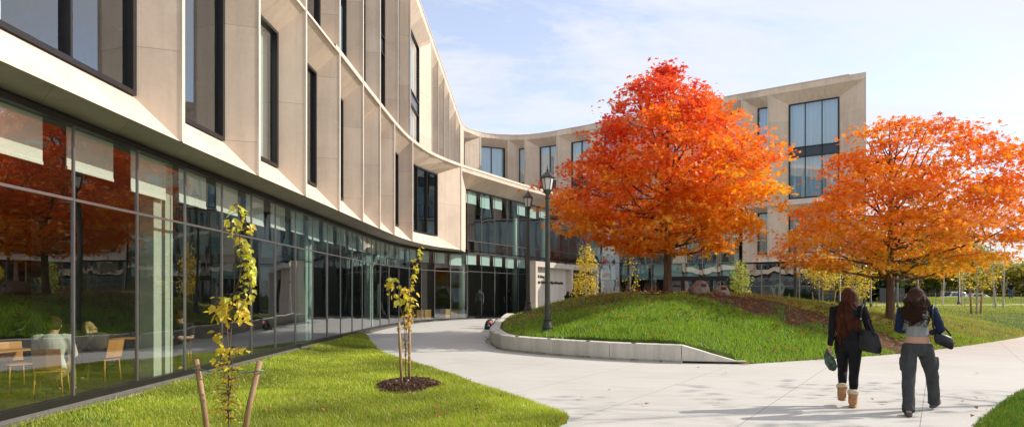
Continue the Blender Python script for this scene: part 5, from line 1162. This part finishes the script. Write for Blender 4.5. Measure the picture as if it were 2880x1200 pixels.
mb = MB(); B['torso'](mb, .014, .14, .95); 
fuse('cropped_top', mb, cloth('grey_jersey', (.26, .27, .27)), wb, .010, 4, folds=.012)
mb = MB()
for q, s in (('L', -1), ('R', 1)):
    sh, el, wr = g['sh'+q], g['el'+q], g['wr'+q]; mb.tube([sh-B['X']*s*.085+V3(0, 0, .02), sh, sh*.6+el*.4, el, el*.6+wr*.4, wr], np.array([.05, .068, .060, .052, .050, .040])*k, 12)
fuse('sleeves', mb, cloth('navy_jersey', (.018, .026, .060)), wb, .011, 4, folds=.018)
hair('hair', wb, g, k, B, 'hair_brown', [(-.05, .10), (-.13, .12), (-.21, .135), (-.29, .14), (-.36, .13)], [.115, .135, .135, .12, .085], 28, cap=.035, seed=5, curl=.045)
for q in 'LR':
    an = g['an'+q]; dr = V3(.45, .85, 0) if q == 'R' else V3(-.02, 1, 0); dr /= np.linalg.norm(dr); b0 = V3(an[0], an[1], max(.028, an[2]-.07)); tip = .0 if q == 'L' else .06
    mb = MB(); mb.tube([b0-dr*.08, b0-dr*.02+V3(0, 0, .01), b0+dr*.10+V3(0, 0, tip*.6), b0+dr*.19+V3(0, 0, tip)], [.034, .044, .044, .024], 12, flat=.75); mb.build('shoe', cloth('shoe_grey', (.10, .10, .10)), wb, True)
Wb = Matrix.Translation((5.52, 9.30, 0)) @ Matrix.Rotation(R(-24), 4, 'Z')
hb = held('shoulder_bag', 'shiny black shoulder bag under the elbow of the woman in the grey top', 'bag', Wb)
mb = MB(); rg = []
for z, a, b in [(.91, .10, .035), (.93, .13, .05), (1.0, .14, .055), (1.06, .125, .042), (1.085, .10, .02)]:
    rg.append([(.31+a*math.cos(t)*.9, -.01+b*math.sin(t)+.35*a*math.cos(t), z-.04*math.cos(t)) for t in np.linspace(0, 2*np.pi, 19)[:-1]])
mb.loft(rg); fuse('bag_body', mb, M['black_leather'], hb, .011, 2)
mb = MB(); mb.tube([(.21, -.06, 1.06), (.17, -.11, 1.2), (.165, -.09, 1.38), (.18, -.01, 1.475), (.20, .04, 1.42), (.30, .03, 1.2), (.40, .05, 1.06)], .012, 6, flat=.5); mb.build('strap', M['black_leather'], hb, True)
# ---- simple dressed bystander used farther away
def dressed(label, loc, rz, J, top, legs, hair_m, hgt=1.7, sex='m', sleeve='short', hairlen='short', skirt=None):
    r_, g, k, B = figure(label, loc, rz, J, hgt, sex, fingers=True, voxel=.014)
    w = 1.0 if sex == 'f' else 1.12
    mb = legs_mesh(g, k, [.10, .112, .102, .086, .076, .072, .068, .064, .062], bot=.0); B['torso'](mb, .014, -.3, .24); fuse('trousers', mb, legs, r_, .015, 4)
    mb = MB(); B['torso'](mb, .024, -.05, 1.0)
    for q, s in (('L', -1), ('R', 1)):
        sh, el, wr = g['sh'+q], g['el'+q], g['wr'+q]; P = [sh-B['X']*s*.06, sh, sh*.5+el*.5, sh*.2+el*.8] if sleeve == 'short' else [sh-B['X']*s*.06, sh, sh*.5+el*.5, el, el*.5+wr*.5, wr]
        mb.tube(P, np.array([.062, .072, .066, .064, .055, .045][:len(P)])*k, 12)
    fuse('shirt', mb, top, r_, .015, 4)
    if hairlen == 'short': hair('hair', r_, g, k, B, hair_m, [(-.02, .085), (-.06, .075)], [.08, .06], 12, cap=.01)
    else: hair('hair', r_, g, k, B, hair_m, [(-.08, .09), (-.18, .11), (-.28, .12), (-.38, .12)], [.10, .12, .12, .09], 16)
    for q in 'LR':
        an = g['an'+q]; dr = g.get('toe'+q, V3(0, 1, 0)); dr = dr/np.linalg.norm(dr); b0 = an-V3(0, 0, .055*k); mb = MB(); mb.tube([b0-dr*.08, b0-dr*.02+V3(0, 0, .01), b0+dr*.1, b0+dr*.19-V3(0, 0, .008)], [.034, .045, .042, .024], 10, flat=.75); mb.build('shoe', M['black'], r_, True)
    return r_, g
DEN, BLT = cloth('denim', (.07, .11, .20)), cloth('black_tee', (.012, .012, .013))
D = 74; x = (2843-1440)/1920*D
m_, gm = dressed('man in black T-shirt and jeans standing on the far lawn', (x, D, tz(x, D)), R(150), walkJ(elL=(-.30, -.10, 1.15), wrL=(-.20, -.17, .98), elR=(.30, -.10, 1.15), wrR=(.20, -.17, .98)), BLT, DEN, 'hair_brown', 1.78)
D = 39; x = (1606-1440)/1920*D
dressed('man in a black shirt leaning at the cafe table by the portal', (x, D, .2), R(-70), walkJ(chest=(0, .06, 1.18), neck=(0, .12, 1.4), head=(0, .18, 1.51), shL=(-.19, .1, 1.34), shR=(.19, .1, 1.34), elL=(-.24, .22, 1.12), wrL=(-.18, .45, 1.08), elR=(.24, .22, 1.12), wrR=(.18, .45, 1.08)), BLT, BLT, 'hair_brown', 1.76)
x = (1592-1440)/1920*38.4
dressed('woman in black with long dark hair leaning at the cafe table by the portal', (x, 38.4, .2), R(-50), walkJ(chest=(0, .06, 1.18), neck=(0, .12, 1.4), head=(0, .18, 1.51), shL=(-.17, .1, 1.34), shR=(.17, .1, 1.34), elL=(-.22, .22, 1.12), wrL=(-.16, .45, 1.08), elR=(.24, .18, 1.10), wrR=(.20, .38, 1.0)), BLT, BLT, 'hair_brown', 1.62, 'f', 'short', 'long')
WOOD = simple('light_wood', (.60, .27, .06), .5, var=.15, scale=5, stretch=(6, .6, 6))
x = (1628-1440)/1920*39
t = thing('cafe_table', 'round high cafe table in front of the portal', 'table', (x, 39, .2)); mb = MB(); mb.lathe((0, 0, 0), [(1.12, .38), (1.16, .38)], 20); mb.build('tabletop', WOOD, t)
mb = MB(); mb.lathe((0, 0, 0), [(0, .25), (.03, .25), (.05, .03), (1.12, .03)], 12); mb.build('leg', M['black'], t)
# ---- people sitting behind the glass
def seatJ(**kw):
    J = dict(pelvis=(0, 0, .54), chest=(0, .01, .80), neck=(0, .09, 1.05), head=(0, .15, 1.165), hipL=(-.09, .03, .52), hipR=(.09, .03, .52), shL=(-.18, .06, 1.0), shR=(.18, .06, 1.0), knL=(-.10, .46, .52), knR=(.10, .46, .52), anL=(-.10, .42, .09), anR=(.10, .42, .09), elL=(-.23, .16, .76), elR=(.23, .16, .76), wrL=(-.14, .38, .76), wrR=(.14, .38, .76))
    J.update(kw); return J
def loungeJ(**kw):
    J = dict(pelvis=(0, 0, .38), chest=(0, .0, .62), neck=(0, .05, .87), head=(0, .12, .98), hipL=(-.09, .04, .37), hipR=(.09, .04, .37), shL=(-.175, .03, .82), shR=(.175, .03, .82), knL=(-.10, .44, .48), knR=(.10, .44, .48), anL=(-.10, .56, .09), anR=(.10, .56, .09), elL=(-.22, .12, .58), elR=(.22, .12, .58), wrL=(-.12, .34, .60), wrR=(.12, .34, .60))
    J.update(kw); return J
def make_chair(label, loc, rz):
    t = thing('chair', label, 'chair', loc, rz, 'wooden chairs inside behind the glass'); mb = MB()
    mb.loft([[(x*s, y*s+.02, z) for x, y in [(-.21, -.2), (.21, -.2), (.24, .22), (-.24, .22)]] for z, s in ((.43, .98), (.445, 1), (.455, .99))]); mb.build('seat', WOOD, t, bevel=.006)
    mb = MB(); mb.loft([[(-.21, y-.02, z), (0, y-.05, z), (.21, y-.02, z), (.21, y, z), (0, y-.03, z), (-.21, y, z)] for y, z in ((-.20, .50), (-.235, .68), (-.27, .84), (-.28, .87))]); mb.build('backrest', WOOD, t)
    for x, y in ((-.19, -.17), (.19, -.17), (-.2, .19), (.2, .19)): mb = MB(); mb.tube([(x, y, .43), (x*1.15, y*1.15, 0)], [.017, .013], 8); mb.build('leg', WOOD, t, True)
    return t
def table_in(label, loc, rz, w=.7, l=1.2):
    t = thing('table', label, 'table', loc, rz); mb = MB(); mb.box((0, 0, .735), (l, w, .03)); mb.build('tabletop', WOOD, t, bevel=.005)
    for x in (-.5, .5):
        for y in (-.28, .28): mb = MB(); mb.tube([(x*l*.85, y*w*1.3, .72), (x*l*.9, y*w*1.35, 0)], .02, 8); mb.build('leg', M['black'], t, True)
    return t
FL = .24
ch = make_chair('light wooden chair of the seated person in the pale jumper', (-6.3, 9.33, FL), R(20)); ch.scale = (.78, .78, .74)
dup(ch, (-6.5, 10.9, FL), R(78), 'light wooden chair of the seated blond person', .76); dup(ch, (-6.5, 13.4, FL), R(-165), 'light wooden chair beyond the pale column', .76); dup(ch, (-7.4, 10.2, FL), R(-120), 'empty light wooden chair across the table', .76); dup(ch, (-6.5, 7.6, FL), R(10), 'empty light wooden chair at the very edge of the picture behind the glass', .76)
CRM = cloth('cream_knit', (.62, .60, .52)); DARK = cloth('dark_trousers', (.03, .03, .035))
dressed('person in a pale cream jumper sitting on a wooden chair behind the glass', (-6.3, 9.35, FL-.05), R(20), loungeJ(), CRM, cloth('tan_trousers', (.30, .2, .12)), 'hair_brown', 1.7, 'f', 'long', 'short')
dressed('person with long blond hair bent forward on a chair behind the glass', (-6.5, 10.9, FL-.05), R(78), loungeJ(chest=(0, .06, .62), neck=(0, .20, .80), head=(0, .30, .87), shL=(-.17, .16, .77), shR=(.17, .16, .77), wrL=(-.06, .50, .58), wrR=(.06, .50, .58), elL=(-.2, .30, .54), elR=(.2, .30, .54)), cloth('olive_tee', (.07, .06, .045)), DARK, 'hair_blond', 1.66, 'f', 'short', 'long')
dressed('person in dark clothes sitting beyond the pale column behind the glass', (-6.5, 13.4, FL-.07), R(-165), loungeJ(), DARK, DARK, 'hair_brown', 1.72, 'm', 'short', 'short')
table_in('wooden table between the chairs behind the glass', (-7.5, 9.9, FL), R(80)).scale = (.8, .8, .75); table_in('wooden table in front of the person beyond the pale column', (-6.9, 12.7, FL), R(0)).scale = (.8, .8, .75)
# standing people and low wooden stools in the deeper foyer
def stool(label, loc, rz=0):
    t = thing('wooden_stool', label, 'stool', loc, rz, 'box stools inside the foyer'); mb = MB(); mb.box((0, 0, .26), (.42, .42, .48)); mb.build('box', WOOD, t, bevel=.012); mb = MB(); mb.box((0, 0, .515), (.44, .44, .03)); mb.build('seat', WOOD, t, bevel=.008); return t
labs = ['wooden box stool standing alone in the foyer, first of the row', 'wooden box stool second along the foyer row', 'wooden box stool in the middle of the foyer row', 'wooden box stool just before the round column', 'wooden box stool past the round column, last of the row']
st = None
for i, pxx in enumerate((1196, 1216, 1240, 1290, 1316)):
    s = GL.px((pxx-1440)/1920); p = GL.at(s)-GL.n(s)*.9
    if st is None: st = stool(labs[0], (p[0], p[1], FL), .4)
    else: dup(st, (p[0], p[1], FL), .4+.2*i, labs[i])
s = GL.px((1392-1440)/1920); p = GL.at(s)-GL.n(s)*1.0
dressed('person in dark trousers standing inside the foyer near the portal', (p[0], p[1], FL), R(160), walkJ(), cloth('grey_tee', (.16, .17, .18)), DARK, 'hair_brown', 1.72)
s = GL.px((1462-1440)/1920); p = GL.at(s)-GL.n(s)*.9
dressed('person in black standing inside the foyer close to the second lantern lamp', (p[0], p[1], FL), R(-150), walkJ(), BLT, DARK, 'hair_brown', 1.76)
# ------------------------------------------------------------------ sky, sun, camera
EL, AZ = R(33.5), R(79)      # azimuth from +Y towards +X
sd = Vector((math.sin(AZ)*math.cos(EL), math.cos(AZ)*math.cos(EL), math.sin(EL)))
sun = bpy.data.lights.new('sun', 'SUN'); sun.energy = 2.4; sun.angle = R(.53); sun.color = (1, .93, .82)
so = bpy.data.objects.new('sun', sun); COL.objects.link(so); so.rotation_euler = sd.to_track_quat('Z', 'Y').to_euler(); so.location = (40, 20, 40)
w = bpy.data.worlds.new('World'); scene.world = w; w.use_nodes = True; T = w.node_tree
for n in list(T.nodes): T.nodes.remove(n)
def WN(k, **kw):
    n = T.nodes.new('ShaderNode'+k)
    for a, b in kw.items():
        if hasattr(n, a): setattr(n, a, b)
        else: n.inputs[a.replace('_', ' ')].default_value = b
    return n
wl = T.links.new
sky = WN('TexSky', sky_type='NISHITA', sun_disc=False, sun_elevation=EL, sun_rotation=AZ, altitude=100, air_density=1.0, dust_density=.6, ozone_density=1.5)
tc = WN('TexCoord'); sp = WN('SeparateXYZ'); wl(tc.outputs['Generated'], sp.inputs['Vector'])
az = WN('Math', operation='ADD'); wl(sp.outputs['Z'], az.inputs[0]); az.inputs[1].default_value = .22
dv = WN('VectorMath', operation='DIVIDE'); cb = WN('CombineXYZ'); wl(az.outputs[0], cb.inputs['X']); wl(az.outputs[0], cb.inputs['Y']); cb.inputs['Z'].default_value = 1
wl(tc.outputs['Generated'], dv.inputs[0]); wl(cb.outputs[0], dv.inputs[1])
mp = WN('Mapping'); mp.inputs['Rotation'].default_value = (0, 0, R(-50)); mp.inputs['Scale'].default_value = (.5, 1.35, 0); mp.inputs['Location'].default_value = (.9, 1.7, 0); wl(dv.outputs[0], mp.inputs['Vector'])
n1 = WN('TexNoise', Scale=1.1, Detail=9, Roughness=.62, Distortion=.9); wl(mp.outputs['Vector'], n1.inputs['Vector'])
n2 = WN('TexNoise', Scale=4.2, Detail=8, Roughness=.66, Distortion=.4); wl(mp.outputs['Vector'], n2.inputs['Vector'])
ad = WN('Math', operation='MULTIPLY_ADD'); wl(n2.outputs['Fac'], ad.inputs[0]); ad.inputs[1].default_value = .45; wl(n1.outputs['Fac'], ad.inputs[2])
mr = WN('MapRange'); mr.interpolation_type = 'SMOOTHSTEP'; wl(ad.outputs[0], mr.inputs['Value']); mr.inputs['From Min'].default_value = .46; mr.inputs['From Max'].default_value = .80
hz = WN('MapRange'); wl(sp.outputs['Z'], hz.inputs['Value']); hz.inputs['From Min'].default_value = .0; hz.inputs['From Max'].default_value = .45; hz.inputs['To Min'].default_value = .55; hz.inputs['To Max'].default_value = 0.30
mx = WN('Math', operation='MAXIMUM'); wl(mr.outputs[0], mx.inputs[0]); wl(hz.outputs[0], mx.inputs[1])
cm = WN('Math', operation='MULTIPLY'); wl(mx.outputs[0], cm.inputs[0]); cm.inputs[1].default_value = .92
mix = WN('MixRGB'); wl(cm.outputs[0], mix.inputs['Fac']); tn = WN('MixRGB', blend_type='MULTIPLY'); tn.inputs['Fac'].default_value = 1; tn.inputs['Color2'].default_value = (.92, .80, .80, 1); wl(sky.outputs['Color'], tn.inputs['Color1']); wl(tn.outputs['Color'], mix.inputs['Color1']); mix.inputs['Color2'].default_value = (2.9, 2.97, 3.12, 1)
bg = WN('Background', Strength=.15); wl(mix.outputs['Color'], bg.inputs['Color']); ow = WN('OutputWorld'); wl(bg.outputs[0], ow.inputs['Surface'])
cam = bpy.data.cameras.new('camera'); co = bpy.data.objects.new('camera', cam); COL.objects.link(co); co.location = (0, 0, 1.62); co.rotation_euler = (R(90), 0, 0)
cam.sensor_width = 36; cam.sensor_fit = 'HORIZONTAL'; cam.lens = 24; cam.shift_y = 226/2880; cam.clip_end = 3000; cam.clip_start = .05
scene.camera = co
scene.view_settings.view_transform = 'Standard'; scene.view_settings.look = 'None'; scene.view_settings.exposure = 1.06; scene.view_settings.gamma = 1
scene.render.engine = 'CYCLES'; c = scene.cycles; c.use_denoising = True; c.max_bounces = 10; c.transparent_max_bounces = 24; c.diffuse_bounces = 4; c.glossy_bounces = 5; c.transmission_bounces = 4; c.sample_clamp_indirect = 6; c.caustics_reflective = False; c.caustics_refractive = False
